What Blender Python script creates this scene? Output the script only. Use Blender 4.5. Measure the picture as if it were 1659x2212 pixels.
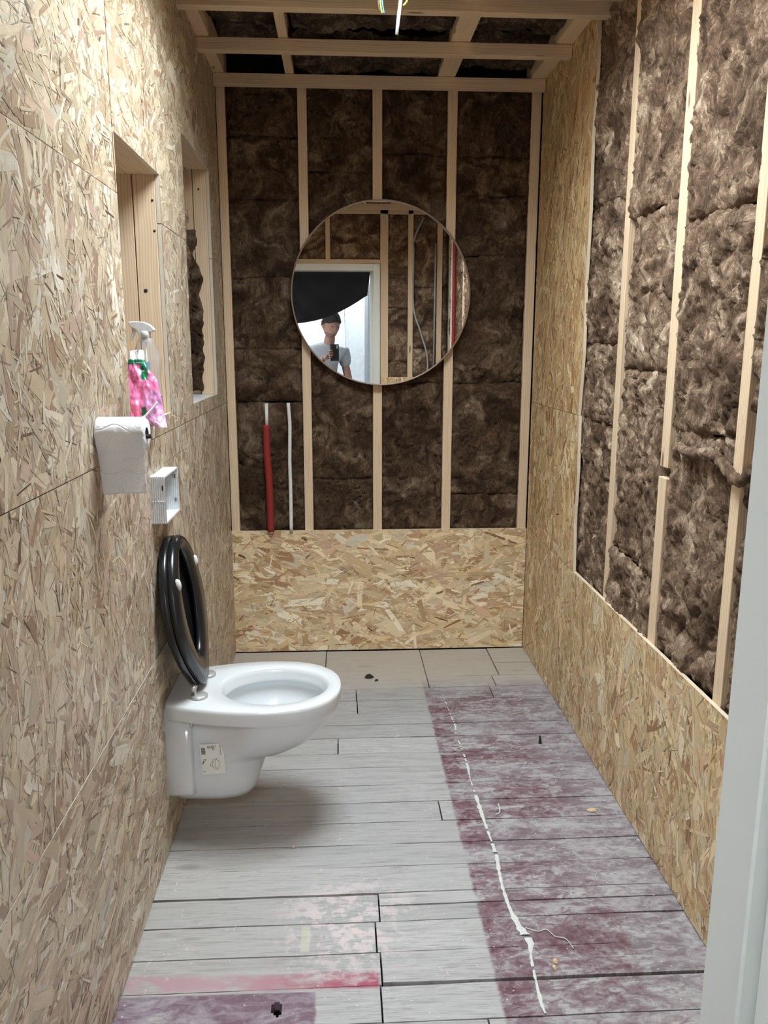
import bpy, bmesh, math, random
import numpy as np
from mathutils import Vector, Matrix
random.seed(7)
rng = np.random.default_rng(7)
PI = math.pi
for _o in list(bpy.data.objects):
    bpy.data.objects.remove(_o)
C = bpy.context.scene.collection
scene = bpy.context.scene

# ---------------------------------------------------------------- camera
cam_d = bpy.data.cameras.new('camera'); cam = bpy.data.objects.new('camera', cam_d); C.objects.link(cam)
cam_d.sensor_fit = 'HORIZONTAL'; cam_d.sensor_width = 36.0; cam_d.lens = 1737.2 / 1659 * 36.0
cam_d.clip_start = 0.01; cam_d.clip_end = 60
_y, _p, _r = -0.0556861, -0.203311, -0.00137
_M = Matrix.Rotation(_y, 3, 'Z') @ Matrix.Rotation(_p, 3, 'X') @ Matrix.Rotation(_r, 3, 'Y') @ Matrix.Rotation(PI / 2, 3, 'X')
cam.matrix_world = Matrix.Translation((0.5163, 0, 1.469)) @ _M.to_4x4()
scene.camera = cam
# ---------------------------------------------------------------- world, lights, exposure
W = 1.418; D = 3.75; H = 2.547; YF = 0.555
SKY = (0.28, 1.04, 1.72, 2.50)          # rooflight shaft x0 x1 y0 y1
world = bpy.data.worlds.new('overcast_sky'); scene.world = world; world.use_nodes = True
bg = world.node_tree.nodes['Background']; bg.inputs[0].default_value = (0.86, 0.94, 1.0, 1); bg.inputs[1].default_value = 38.0
def area(name, loc, rot, sx, sy, power, color, portal=False):
    l = bpy.data.lights.new(name, 'AREA'); l.shape = 'RECTANGLE'; l.size = sx; l.size_y = sy; l.energy = power; l.color = color
    o = bpy.data.objects.new(name, l); C.objects.link(o); o.location = loc; o.rotation_euler = rot
    if portal: l.cycles.is_portal = True
    return o
area('rooflight_portal', ((SKY[0] + SKY[1]) / 2, (SKY[2] + SKY[3]) / 2, 2.70), (0, 0, 0), SKY[1] - SKY[0], SKY[3] - SKY[2], 1, (1, 1, 1), True)
area('hall_fill_light', (0.25, -1.05, 2.55), (0, 0, 0), 0.9, 0.3, 34.0, (0.9, 0.96, 1.0))  # added, unseen fill to brighten the hall and door jamb; no lamp fitting
vs = scene.view_settings; vs.view_transform = 'Standard'; vs.look = 'None'; vs.exposure = 0.22; vs.gamma = 1.0; vs.use_curve_mapping = False
scene.cycles.max_bounces = 10; scene.cycles.diffuse_bounces = 5; scene.cycles.glossy_bounces = 5; scene.cycles.transparent_max_bounces = 12
scene.cycles.use_denoising = True; scene.cycles.sample_clamp_indirect = 6.0

# ---------------------------------------------------------------- helpers
def s2l(c):
    return tuple((x / 255 / 12.92) if x / 255 <= 0.04045 else ((x / 255 + 0.055) / 1.055) ** 2.4 for x in c)
def tag(o, label=None, cat=None, group=None, kind=None):
    if label: o['label'] = label
    if cat: o['category'] = cat
    if group: o['group'] = group
    if kind: o['kind'] = kind
    return o
def empty(name, loc=(0, 0, 0)):
    o = bpy.data.objects.new(name, None); C.objects.link(o); o.location = loc; o.empty_display_size = 0.05
    return o
def link(name, me, parent=None):
    o = bpy.data.objects.new(name, me); C.objects.link(o)
    if parent is not None:
        o.parent = parent; o.matrix_parent_inverse = Matrix.Translation(-Vector(parent.location))
    return o
def mesh(name, verts, faces, m, parent=None, smooth=False, uv=None, col=None):
    me = bpy.data.meshes.new(name)
    me.from_pydata([tuple(map(float, v)) for v in verts], [], faces); me.update()
    if uv is not None:
        l = me.uv_layers.new(name='UVMap'); idx = np.zeros(len(me.loops), dtype=np.int32); me.loops.foreach_get('vertex_index', idx)
        l.data.foreach_set('uv', np.asarray(uv, dtype=np.float32)[idx].ravel())
    if col is not None:
        a = me.color_attributes.new('Col', 'FLOAT_COLOR', 'POINT'); cc = np.ones((len(verts), 4), dtype=np.float32); cc[:, :3] = col
        a.data.foreach_set('color', cc.ravel())
    if smooth: me.polygons.foreach_set('use_smooth', [True] * len(me.polygons))
    me.materials.append(m)
    return link(name, me, parent)
def bevel(o, w, seg=1):
    b = o.modifiers.new('bevel', 'BEVEL'); b.width = w; b.segments = seg; b.limit_method = 'ANGLE'; b.angle_limit = math.radians(40); return o
def subsurf(o, n=1):
    s = o.modifiers.new('subsurf', 'SUBSURF'); s.levels = n; s.render_levels = n; return o
def box_data(x0, x1, y0, y1, z0, z1):
    """24 unshared verts, uv in metres along the longest side"""
    d = (x1 - x0, y1 - y0, z1 - z0); L = int(np.argmax(d))
    P = [(x, y, z) for x in (x0, x1) for y in (y0, y1) for z in (z0, z1)]
    F = [(0, 1, 3, 2), (4, 6, 7, 5), (0, 4, 5, 1), (2, 3, 7, 6), (0, 2, 6, 4), (1, 5, 7, 3)]
    v = []; f = []; uv = []
    ou, ov = random.random() * 40, random.random() * 40
    for k, q in enumerate(F):
        ax = k // 2; others = [a for a in range(3) if a != L and a != ax]
        b = others[0]
        f.append(tuple(range(len(v), len(v) + 4)))
        for i in q:
            p = P[i]; v.append(p)
            if ax == L: uv.append((ou + p[others[0]] * 1.0, ov + p[[a for a in range(3) if a != L][1]]))
            else: uv.append((ou + p[L], ov + p[b] + 0.31 * k))
    return v, f, uv
def box(name, x0, x1, y0, y1, z0, z1, m, parent=None, bev=0.0):
    v, f, uv = box_data(x0, x1, y0, y1, z0, z1)
    o = mesh(name, v, f, m, parent, uv=uv)
    if bev:
        w = o.modifiers.new('weld', 'WELD'); w.merge_threshold = 0.0001
        bevel(o, bev)
    return o
def tube(name, pts, r, m, parent=None, n=10, caps=True, radii=None):
    pts = [Vector(p) for p in pts]; v = []; f = []
    t0 = (pts[1] - pts[0]).normalized(); a = Vector((0, 0, 1)) if abs(t0.z) < .9 else Vector((1, 0, 0)); u = t0.cross(a).normalized()
    for i, p in enumerate(pts):
        t = (pts[min(i + 1, len(pts) - 1)] - pts[max(i - 1, 0)]).normalized()
        u = (u - t * u.dot(t)).normalized(); w = t.cross(u); rr = radii[i] if radii else r
        for k in range(n):
            an = 2 * PI * k / n; v.append(p + (u * math.cos(an) + w * math.sin(an)) * rr)
    for i in range(len(pts) - 1):
        for k in range(n):
            k2 = (k + 1) % n; f.append((i * n + k, i * n + k2, (i + 1) * n + k2, (i + 1) * n + k))
    if caps:
        f.append(tuple(reversed(range(n)))); f.append(tuple(range((len(pts) - 1) * n, len(pts) * n)))
    return mesh(name, v, f, m, parent, smooth=True)
def spline(pts, n=8):
    P = [Vector(p) for p in pts]; out = []
    for i in range(len(P) - 1):
        p0 = P[max(i - 1, 0)]; p1 = P[i]; p2 = P[i + 1]; p3 = P[min(i + 2, len(P) - 1)]
        for k in range(n):
            t = k / n
            out.append(0.5 * ((2 * p1) + (p2 - p0) * t + (2 * p0 - 5 * p1 + 4 * p2 - p3) * t * t + (3 * p1 - p0 - 3 * p2 + p3) * t ** 3))
    out.append(P[-1]); return out
def lathe(name, prof, m, parent=None, n=32, center=(0, 0, 0), axis='z', sx=1, sy=1, smooth=True):
    v = []; f = []
    for (r, h) in prof:
        for k in range(n):
            a = 2 * PI * k / n; x, y = r * math.cos(a) * sx, r * math.sin(a) * sy
            p = {'z': (x, y, h), 'y': (x, h, y), 'x': (h, x, y)}[axis]
            v.append(tuple(p[i] + center[i] for i in range(3)))
    for i in range(len(prof) - 1):
        for k in range(n):
            k2 = (k + 1) % n; f.append((i * n + k, i * n + k2, (i + 1) * n + k2, (i + 1) * n + k))
    return mesh(name, v, f, m, parent, smooth=smooth)
def loft(name, rings, m, parent=None, cap0=True, cap1=True, smooth=True, closed=True):
    n = len(rings[0]); v = [p for r in rings for p in r]; f = []
    for i in range(len(rings) - 1):
        for k in range(n if closed else n - 1):
            k2 = (k + 1) % n; f.append((i * n + k, i * n + k2, (i + 1) * n + k2, (i + 1) * n + k))
    if cap0: f.append(tuple(reversed(range(n))))
    if cap1: f.append(tuple(range((len(rings) - 1) * n, len(rings) * n)))
    return mesh(name, v, f, m, parent, smooth=smooth)
# --- 2D gradient noise
def pnoise(x, y, seed=0):
    r = np.random.default_rng(seed); g = r.uniform(0, 2 * PI, (64, 64)); gx, gy = np.cos(g), np.sin(g)
    xi = np.floor(x).astype(int); yi = np.floor(y).astype(int); xf = x - xi; yf = y - yi
    u = xf * xf * xf * (xf * (xf * 6 - 15) + 10); v = yf * yf * yf * (yf * (yf * 6 - 15) + 10)
    def d(i, j):
        a = (xi + i) & 63; b = (yi + j) & 63
        return gx[a, b] * (xf - i) + gy[a, b] * (yf - j)
    return ((d(0, 0) * (1 - u) + d(1, 0) * u) * (1 - v) + (d(0, 1) * (1 - u) + d(1, 1) * u) * v) * 1.5
def fbm(x, y, seed=0, oct=4):
    s = 0; a = 1; f = 1
    for o in range(oct):
        s = s + a * pnoise(x * f, y * f, seed + o * 17); a *= .5; f *= 2.03
    return s

# ---------------------------------------------------------------- materials
class NT:
    def __init__(s, name):
        s.m = bpy.data.materials.new(name); s.m.use_nodes = True; s.t = s.m.node_tree; s.n = s.t.nodes; s.l = s.t.links
        s.b = s.n['Principled BSDF']; s.out = s.n['Material Output']
    def node(s, typ, ins=None, **kw):
        n = s.n.new(typ)
        for k, v in kw.items(): setattr(n, k, v)
        for k, v in (ins or {}).items(): s.put(n.inputs[k], v)
        return n
    def put(s, sock, v):
        if isinstance(v, bpy.types.NodeSocket): s.l.new(v, sock)
        elif v is not None:
            if isinstance(v, tuple) and sock.type == 'RGBA' and len(v) == 3: v = (*v, 1)
            sock.default_value = v
    def math(s, op, a, b=None, c=None, clamp=False):
        n = s.n.new('ShaderNodeMath'); n.operation = op; n.use_clamp = clamp
        s.put(n.inputs[0], a)
        if b is not None: s.put(n.inputs[1], b)
        if c is not None: s.put(n.inputs[2], c)
        return n.outputs[0]
    def sstep(s, x, a, b):
        n = s.node('ShaderNodeMapRange', {0: x, 1: a, 2: b}, interpolation_type='SMOOTHSTEP'); return n.outputs[0]
    def mix(s, f, a, b, blend='MIX'):
        n = s.n.new('ShaderNodeMix'); n.data_type = 'RGBA'; n.blend_type = blend
        s.put(n.inputs[0], f); s.put(n.inputs[6], a); s.put(n.inputs[7], b); return n.outputs[2]
    def noise(s, vec, scale, detail=3, rough=.5, dist=0.0, col=False):
        n = s.node('ShaderNodeTexNoise', {'Vector': vec, 'Scale': scale, 'Detail': detail, 'Roughness': rough, 'Distortion': dist})
        return n.outputs['Color' if col else 'Fac']
    def mapping(s, vec, scale=(1, 1, 1), loc=(0, 0, 0), rot=(0, 0, 0)):
        return s.node('ShaderNodeMapping', {'Vector': vec, 'Location': loc, 'Rotation': rot, 'Scale': scale}).outputs[0]
    def ramp(s, f, stops):
        n = s.n.new('ShaderNodeValToRGB'); s.put(n.inputs[0], f); e = n.color_ramp.elements
        while len(e) < len(stops): e.new(0.5)
        for el, (p, c) in zip(e, stops): el.position = p; el.color = (*c, 1) if len(c) == 3 else c
        return n.outputs[0]
    def bump(s, h, strength=.3, dist=.005):
        n = s.node('ShaderNodeBump', {'Height': h, 'Strength': strength, 'Distance': dist}); s.l.new(n.outputs[0], s.b.inputs['Normal'])
    def set(s, **kw):
        for k, v in kw.items(): s.put(s.b.inputs[k.replace('_', ' ')], v)
        return s
    @property
    def pos(s): return s.node('ShaderNodeNewGeometry').outputs['Position']
    @property
    def uv(s): return s.node('ShaderNodeTexCoord').outputs['UV']
def plain(name, col, rough=.5, metal=0.0, bump=0, bs=80, var=1.0, **kw):
    t = NT(name); v = t.pos; n = t.noise(v, bs, 3)
    c = t.mix(t.sstep(n, .3, .7), tuple(x * (1 - .07 * var) for x in col), tuple(min(1, x * (1 + .05 * var)) for x in col))
    t.set(Base_Color=c, Roughness=rough, Metallic=metal)
    if bump: t.bump(n, bump, .002)
    for k, val in kw.items(): t.put(t.b.inputs[k.replace('_', ' ')], val)
    return t.m
def m_timber(name, pale=(228, 205, 174), dark=(208, 176, 140)):
    t = NT(name); uv = t.uv
    ri = t.node('ShaderNodeObjectInfo').outputs['Random']
    warp = t.noise(uv, 3.0, 2, col=True)
    w2 = t.node('ShaderNodeVectorMath', {0: warp, 1: (0.03, 0.03, 0)}, operation='MULTIPLY').outputs[0]
    v = t.node('ShaderNodeVectorMath', {0: uv, 1: w2}, operation='ADD').outputs[0]
    gr = t.noise(t.mapping(v, (3, 110, 1)), 1.0, 4, .6)
    rings = t.node('ShaderNodeTexWave', {'Vector': t.mapping(v, (1.2, 24, 1)), 'Scale': 1.6, 'Distortion': 5.0, 'Detail': 2.0, 'Detail Scale': .6}, bands_direction='Y').outputs['Fac']
    f = t.math('ADD', t.math('MULTIPLY', gr, .62), t.math('MULTIPLY', rings, .24))
    c = t.ramp(f, [(.2, s2l(dark)), (.5, s2l(pale)), (.85, s2l(tuple(min(255, x + 14) for x in pale)))])
    vor = t.node('ShaderNodeTexVoronoi', {'Vector': t.mapping(v, (3.2, 14, 1)), 'Scale': 1.0, 'Randomness': 1.0})
    k = t.sstep(vor.outputs['Distance'], .13, .07)
    sel = t.math('GREATER_THAN', t.node('ShaderNodeSeparateColor', {0: vor.outputs['Color']}).outputs[0], .62)
    k = t.math('MULTIPLY', k, sel)
    c = t.mix(t.math('MULTIPLY', k, .85), c, s2l((112, 72, 44)))
    val = t.node('ShaderNodeHueSaturation', {'Color': c, 'Value': t.math('ADD', .92, t.math('MULTIPLY', ri, .13))})
    t.set(Base_Color=val.outputs[0], Roughness=.62); t.bump(gr, .15, .001)
    return t.m
def m_osb(name, sat=1.0, val=1.0, rough=.46):
    t = NT(name); uv = t.uv
    a = t.node('ShaderNodeVertexColor', layer_name='Col').outputs['Color']
    gr = t.noise(t.mapping(uv, (9, 260, 1)), 1.0, 3, .6)
    gr2 = t.noise(t.mapping(uv, (2, 55, 1)), 1.0, 2, .5)
    g = t.math('ADD', t.math('MULTIPLY', gr, .6), t.math('MULTIPLY', gr2, .4))
    k = t.math('ADD', .66, t.math('MULTIPLY', g, .68))
    c = t.mix(1.0, a, t.node('ShaderNodeCombineColor', {0: k, 1: k, 2: k}).outputs[0], 'MULTIPLY')
    hs = t.node('ShaderNodeHueSaturation', {'Color': c, 'Saturation': sat, 'Value': val})
    t.set(Base_Color=hs.outputs[0], Roughness=t.math('ADD', rough - .12, t.math('MULTIPLY', gr, .28)))
    t.bump(g, .35, .0012)
    return t.m
def m_wool(name, k=1.0, grey=0.0, fs=.10):
    t = NT(name); p = t.pos
    w1 = t.noise(p, 5.0, 3, .6, col=True)
    wv = t.node('ShaderNodeVectorMath', {0: w1, 1: (.22, .22, .22)}, operation='MULTIPLY').outputs[0]
    q = t.node('ShaderNodeVectorMath', {0: p, 1: wv}, operation='ADD').outputs[0]
    big = t.noise(q, 7.0, 5, .55, 1.2)
    fib = t.noise(t.mapping(q, (40, 40, 12)), 1.0, 5, .7, 2.5)
    fib2 = t.noise(q, 60.0, 6, .75, 3.0)
    f = t.math('ADD', t.math('MULTIPLY', big, .55), t.math('ADD', t.math('MULTIPLY', fib, .33), t.math('MULTIPLY', fib2, .22)))
    S = lambda c: tuple(x * k for x in s2l(tuple(v * (1 - grey) + (sum(c) / 3) * grey for v in c)))
    n2 = t.noise(q, 26.0, 3, .6, 1.8); fil = t.sstep(t.math('ABSOLUTE', t.math('SUBTRACT', n2, .5)), .022, .0)
    f = t.math('ADD', f, t.math('MULTIPLY', t.math('MULTIPLY', fil, t.sstep(fib, .42, .6)), fs))
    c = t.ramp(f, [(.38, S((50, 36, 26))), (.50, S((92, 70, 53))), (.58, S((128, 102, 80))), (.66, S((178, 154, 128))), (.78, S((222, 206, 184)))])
    t.set(Base_Color=c, Roughness=.95); t.b.inputs['Specular IOR Level'].default_value = .15
    t.bump(t.math('ADD', t.math('MULTIPLY', fib, .6), t.math('MULTIPLY', fib2, .4)), .9, .012)
    return t.m
M = {}
M['timber'] = m_timber('pine_timber')
M['timber_grey'] = m_timber('pine_timber_shaft', (200, 178, 150), (176, 148, 118))
M['osb'] = m_osb('osb_strands', .98, 1.05)
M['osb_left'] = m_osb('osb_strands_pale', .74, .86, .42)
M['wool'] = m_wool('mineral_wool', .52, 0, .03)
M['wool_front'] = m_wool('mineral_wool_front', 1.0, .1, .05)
M['wool_right'] = m_wool('mineral_wool_lit', 1.42, .18, .06)  # brighter copy of the same wool, its lit look put into the colour
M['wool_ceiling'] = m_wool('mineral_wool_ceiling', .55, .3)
M['dark'] = plain('dark_cavity', (.012, .011, .010), .95)
M['ceramic'] = plain('white_ceramic', (.73, .75, .76), .10, bs=8, var=.1, Coat_Weight=.4)
M['black'] = plain('black_plastic', (.010, .011, .013), .24, bs=60)
M['rubber'] = plain('white_rubber', (.78, .78, .75), .5)
M['chrome'] = plain('chrome', (.75, .73, .70), .22, 1.0)
M['hinge'] = plain('brushed_hinge', (.62, .60, .57), .38, .55)
M['white_plastic'] = plain('white_plastic', (.80, .82, .84), .35)
M['white_pipe'] = plain('white_pipe', (.78, .78, .76), .4)
M['red_foam'] = plain('red_pipe_sleeve', s2l((140, 38, 30)), .7, bump=.4, bs=120)
M['mirror_frame'] = plain('mirror_frame_metal', s2l((150, 128, 112)), .35, .6)
M['white_paint'] = plain('white_painted_frame', s2l((226, 228, 222)), .45, var=.15, bs=5)
M['hall_wall'] = plain('hall_white_wall', s2l((232, 236, 238)), .8, bump=.1, bs=20)
M['curtain'] = plain('black_curtain', (.008, .008, .010), .9, bump=.3, bs=500)
M['skin'] = plain('skin', s2l((122, 84, 68)), .6); M['stubble'] = plain('stubble', s2l((92, 64, 52)), .7)
M['hair'] = plain('dark_brown_hair', s2l((22, 16, 13)), .95, bump=.5, bs=200)
M['tshirt'] = plain('light_grey_tshirt', s2l((138, 138, 140)), .85, bump=.3, bs=60)
M['jeans'] = plain('dark_jeans', s2l((42, 48, 62)), .85, bump=.2, bs=300)
M['shoe'] = plain('dark_shoe', s2l((30, 28, 28)), .6)
M['phone'] = plain('black_phone', (.01, .01, .012), .2)
M['cable_grey'] = plain('grey_conduit', s2l((170, 172, 174)), .45)
M['wire_blue'] = plain('blue_wire', s2l((60, 120, 190)), .4)
M['wire_yellow'] = plain('yellow_green_wire', s2l((200, 205, 60)), .4)
M['wire_brown'] = plain('brown_wire', s2l((74, 44, 34)), .5)
M['debris'] = plain('dark_debris', s2l((44, 38, 34)), .9)
M['chip'] = plain('wood_chip', s2l((214, 186, 148)), .8)
M['putty'] = plain('white_paint_drip', s2l((214, 218, 214)), .55, bump=.5, bs=150)
M['sticker'] = plain('paper_sticker', s2l((240, 238, 230)), .6, var=.2)
M['ink'] = plain('black_ink', (.02, .02, .02), .7)
M['ink_grey'] = plain('grey_ink', s2l((120, 118, 112)), .7)
def _mirror():
    t = NT('mirror_glass'); t.set(Base_Color=(.90, .91, .90, 1), Metallic=1.0, Roughness=0.0); return t.m
M['mirror'] = _mirror()
def _paper():
    t = NT('toilet_tissue'); p = t.pos
    n = t.noise(p, 60, 4, .6, 1.0); v = t.node('ShaderNodeTexVoronoi', {'Vector': p, 'Scale': 120.0}).outputs['Distance']
    wv = t.node('ShaderNodeTexWave', {'Vector': p, 'Scale': 7.0, 'Distortion': 9.0, 'Detail': 1.0, 'Detail Scale': 2.5}, bands_direction='Z').outputs['Fac']
    ln = t.sstep(wv, .12, .0); t.set(Base_Color=(.86, .87, .88, 1), Roughness=.9); t.bump(t.math('SUBTRACT', t.math('ADD', n, t.math('MULTIPLY', v, .3)), t.math('MULTIPLY', ln, .8)), .6, .003); return t.m
M['paper'] = _paper()
def _clear(name, tint, alpha, rough=.08):
    t = NT(name); tr = t.node('ShaderNodeBsdfTransparent', {0: tint}); gl = t.node('ShaderNodeBsdfGlossy', {0: (1, 1, 1), 'Roughness': rough}) ; df = t.node('ShaderNodeBsdfDiffuse', {0: (.85, .88, .9)})
    lw = t.node('ShaderNodeLayerWeight', {0: .35}).outputs['Facing']
    a = t.node('ShaderNodeMixShader', {0: alpha, 1: tr.outputs[0], 2: df.outputs[0]})
    b = t.node('ShaderNodeMixShader', {0: t.math('MULTIPLY', lw, .55), 1: a.outputs[0], 2: gl.outputs[0]})
    t.l.new(b.outputs[0], t.out.inputs[0]); return t.m
M['clear'] = _clear('clear_plastic', (.96, .97, .98, 1), .17)
M['pane'] = _clear('rooflight_glass', (.97, .98, .98, 1), .0, .02)
M['pink_clear'] = _clear('pink_translucent_film', (.92, .55, .72, 1), .35)
def _pouch():
    t = NT('pouch_foil'); a = t.node('ShaderNodeVertexColor', layer_name='Col').outputs['Color']
    t.set(Base_Color=a, Roughness=.28); t.b.inputs['Coat Weight'].default_value = .3; return t.m
M['pouch'] = _pouch()
def _film():
    t = NT('blue_label_film'); t.set(Base_Color=(*s2l((150, 205, 245)), 1), Roughness=.4); return t.m
M['blue_label'] = _film()
M['green_print'] = plain('green_print', s2l((28, 120, 84)), .35)
M['blue_dark'] = plain('dark_blue_print', s2l((36, 70, 150)), .35)
M['pink_print'] = plain('pink_print', s2l((226, 92, 152)), .3)
def _floor():
    t = NT('worn_floor_planks'); p = t.pos
    sp = t.node('ShaderNodeSeparateXYZ', {0: p}); X, Y = sp.outputs[0], sp.outputs[1]
    ri = t.node('ShaderNodeObjectInfo').outputs['Random']
    off = t.node('ShaderNodeCombineXYZ', {0: t.math('MULTIPLY', ri, 37.0), 1: 0.0, 2: t.math('MULTIPLY', ri, 11.0)}).outputs[0]
    pv = t.node('ShaderNodeVectorMath', {0: p, 1: off}, operation='ADD').outputs[0]
    gr = t.noise(t.mapping(pv, (5, 95, 5)), 1.0, 5, .65, .6)
    gr2 = t.noise(t.mapping(pv, (14, 420, 5)), 1.0, 3, .6)
    cloud = t.noise(p, 4.5, 4, .6); fine = t.noise(p, 38, 5, .65)
    base = t.ramp(t.math('ADD', t.math('MULTIPLY', gr, .6), t.math('MULTIPLY', cloud, .4)),
                  [(.3, s2l((136, 133, 132))), (.48, s2l((173, 172, 171))), (.74, s2l((190, 190, 190)))])
    base = t.mix(t.math('MULTIPLY', t.math('MULTIPLY', t.sstep(gr2, .50, .66), t.sstep(cloud, .40, .58)), .75), base, s2l((126, 121, 119)))
    base = t.node('ShaderNodeHueSaturation', {'Color': base, 'Value': t.math('ADD', .90, t.math('MULTIPLY', ri, .18))}).outputs[0]
    base = t.mix(t.math('MULTIPLY', t.sstep(t.math('ADD', t.math('MULTIPLY', fine, .6), t.math('MULTIPLY', cloud, .4)), .52, .66), .45), base, s2l((150, 145, 142)))
    # knots
    vor = t.node('ShaderNodeTexVoronoi', {'Vector': t.mapping(pv, (2.6, 7.5, 1)), 'Scale': 1.0})
    kn = t.math('MULTIPLY', t.sstep(vor.outputs['Distance'], .14, .04), t.math('GREATER_THAN', t.node('ShaderNodeSeparateColor', {0: vor.outputs['Color']}).outputs[1], .55))
    base = t.mix(t.math('MULTIPLY', kn, .5), base, s2l((96, 90, 90)))
    # floorboards nearest the back wall are barer and more yellow
    base = t.mix(t.math('MULTIPLY', t.sstep(Y, 3.2, 3.45), .5), base, s2l((196, 182, 162)))
    # warm dusting at the left of the floor
    base = t.mix(t.math('MULTIPLY', t.sstep(X, .6, .1), .25), base, s2l((170, 160, 148)))
    # plum paint: an edge at x .875 running the length of the room
    wob = t.math('MULTIPLY', t.math('SUBTRACT', t.noise(t.mapping(p, (8, 30, 1)), 1.0, 6, .75), .5), .022)
    Xw = t.math('ADD', X, wob)
    edge = t.sstep(Xw, .868, .880)
    edge = t.math('MULTIPLY', edge, t.sstep(Y, 3.42, 3.2))
    wear = t.noise(t.mapping(p, (6, 14, 1)), 1.0, 5, .7, .5)
    wear2 = t.noise(t.mapping(pv, (2.2, 4, 1)), 1.0, 3, .6)
    strong = t.math('MULTIPLY', t.sstep(wear2, .46, .60), t.sstep(Xw, 1.36, 1.15))
    # deepest where it was protected: near the edge and in the near field up to x 1.235
    inn = t.math('MULTIPLY', t.sstep(Xw, 1.25, 1.225), t.math('MULTIPLY', t.sstep(Y, 1.628, 1.632), t.sstep(Y, 2.15, 1.7)))
    strip = t.math('MULTIPLY', t.sstep(Xw, 1.0, .93), t.sstep(wear2, .38, .5))
    strong = t.math('MAXIMUM', t.math('MULTIPLY', strong, .8), t.math('MAXIMUM', t.math('MULTIPLY', inn, .85), strip))
    flake = t.noise(t.mapping(p, (30, 55, 1)), 1.0, 6, .75, .8)
    dust = t.sstep(t.math('ADD', t.math('MULTIPLY', wear, .5), t.math('MULTIPLY', flake, .5)), .42, .57)
    lilac = t.mix(dust, s2l((124, 112, 118)), s2l((166, 161, 164)))
    maroon = t.mix(t.sstep(fine, .35, .65), s2l((92, 50, 60)), s2l((122, 94, 102)))
    pcol = t.mix(t.math('MULTIPLY', strong, t.math('SUBTRACT', 1.0, t.math('MULTIPLY', dust, .75))), lilac, maroon)
    cover = t.math('MULTIPLY', edge, t.math('SUBTRACT', 1.0, t.math('MULTIPLY', t.sstep(t.math('ADD', t.math('MULTIPLY', wear, .6), t.math('MULTIPLY', flake, .4)), .53, .58), .8)))
    col = t.mix(cover, base, pcol)
    # crimson strip and plum field in the near left corner
    ly = t.math('ADD', Y, t.math('MULTIPLY', X, .018))
    s1 = t.math('MULTIPLY', t.math('MULTIPLY', t.sstep(ly, 1.622, 1.634), t.sstep(ly, 1.688, 1.668)), t.sstep(X, .603, .592))
    s1 = t.math('MULTIPLY', s1, t.sstep(wear, .66, .42))
    col = t.mix(s1, col, t.mix(t.sstep(X, .2, .6), s2l((172, 140, 146)), s2l((158, 66, 90))))
    s2_ = t.math('MULTIPLY', t.sstep(ly, 1.622, 1.616), t.sstep(Xw, .455, .445))
    col = t.mix(t.math('MULTIPLY', s2_, t.sstep(wear, .75, .5)), col, t.mix(dust, s2l((110, 84, 96)), s2l((144, 130, 140))))
    # pinkish scrubbed patches
    d1 = t.node('ShaderNodeVectorMath', {0: p, 1: (.53, 1.83, 0)}, operation='DISTANCE').outputs['Value']
    pk = t.math('MULTIPLY', t.sstep(d1, .28, .05), t.sstep(t.math('ADD', t.math('MULTIPLY', fine, .6), t.math('MULTIPLY', wear, .5)), .52, .62))
    col = t.mix(t.math('MULTIPLY', pk, .6), col, s2l((226, 208, 208)))
    pk2 = t.math('MULTIPLY', t.sstep(cloud, .56, .64), t.sstep(fine, .56, .66))
    col = t.mix(t.math('MULTIPLY', pk2, .55), col, s2l((216, 204, 204)))
    # yellowish strip stain
    st = t.math('MULTIPLY', t.math('MULTIPLY', t.sstep(t.math('ABSOLUTE', t.math('SUBTRACT', X, .418)), .013, .010), t.sstep(Y, 1.735, 1.745)), t.sstep(Y, 1.835, 1.825))
    col = t.mix(t.math('MULTIPLY', st, .6), col, s2l((196, 192, 172)))
    # white specks of plaster
    sp2 = t.node('ShaderNodeTexVoronoi', {'Vector': t.mapping(p, (55, 70, 1)), 'Scale': 1.0})
    sk = t.math('MULTIPLY', t.sstep(sp2.outputs['Distance'], .16, .08), t.math('GREATER_THAN', t.node('ShaderNodeSeparateColor', {0: sp2.outputs['Color']}).outputs[0], .80))
    col = t.mix(t.math('MULTIPLY', sk, .8), col, s2l((214, 212, 212)))
    t.set(Base_Color=col, Roughness=t.math('ADD', .5, t.math('MULTIPLY', dust, .25)))
    t.bump(t.math('ADD', gr, t.math('MULTIPLY', gr2, .3)), .35, .003)
    return t.m
M['floor'] = _floor()

# ---------------------------------------------------------------- OSB boards built of real strands
PAL = [((238, 218, 180), 26), ((228, 204, 162), 26), ((216, 188, 142), 18), ((202, 168, 122), 10), ((218, 180, 148), 11), ((184, 142, 102), 8), ((150, 110, 76), 1.6), ((118, 86, 64), .6), ((246, 234, 208), 12)]
_pc = np.array([s2l(c) for c, w in PAL]); _pw = np.array([w for c, w in PAL], float); _pw /= _pw.sum()
def clip_poly(P, reg):
    """clip convex polygon P (list of (u,v)) by convex region (ccw)"""
    out = P
    for i in range(len(reg)):
        a = reg[i]; b = reg[(i + 1) % len(reg)]; ex, ey = b[0] - a[0], b[1] - a[1]
        inp = out; out = []
        if not inp: break
        dd = [ex * (q[1] - a[1]) - ey * (q[0] - a[0]) for q in inp]
        for j in range(len(inp)):
            q0, q1, d0, d1 = inp[j - 1], inp[j], dd[j - 1], dd[j]
            if (d0 >= 0) != (d1 >= 0):
                t = d0 / (d0 - d1); out.append((q0[0] + (q1[0] - q0[0]) * t, q0[1] + (q1[1] - q0[1]) * t))
            if d1 >= 0: out.append(q1)
    return out if len(out) >= 3 else []
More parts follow.
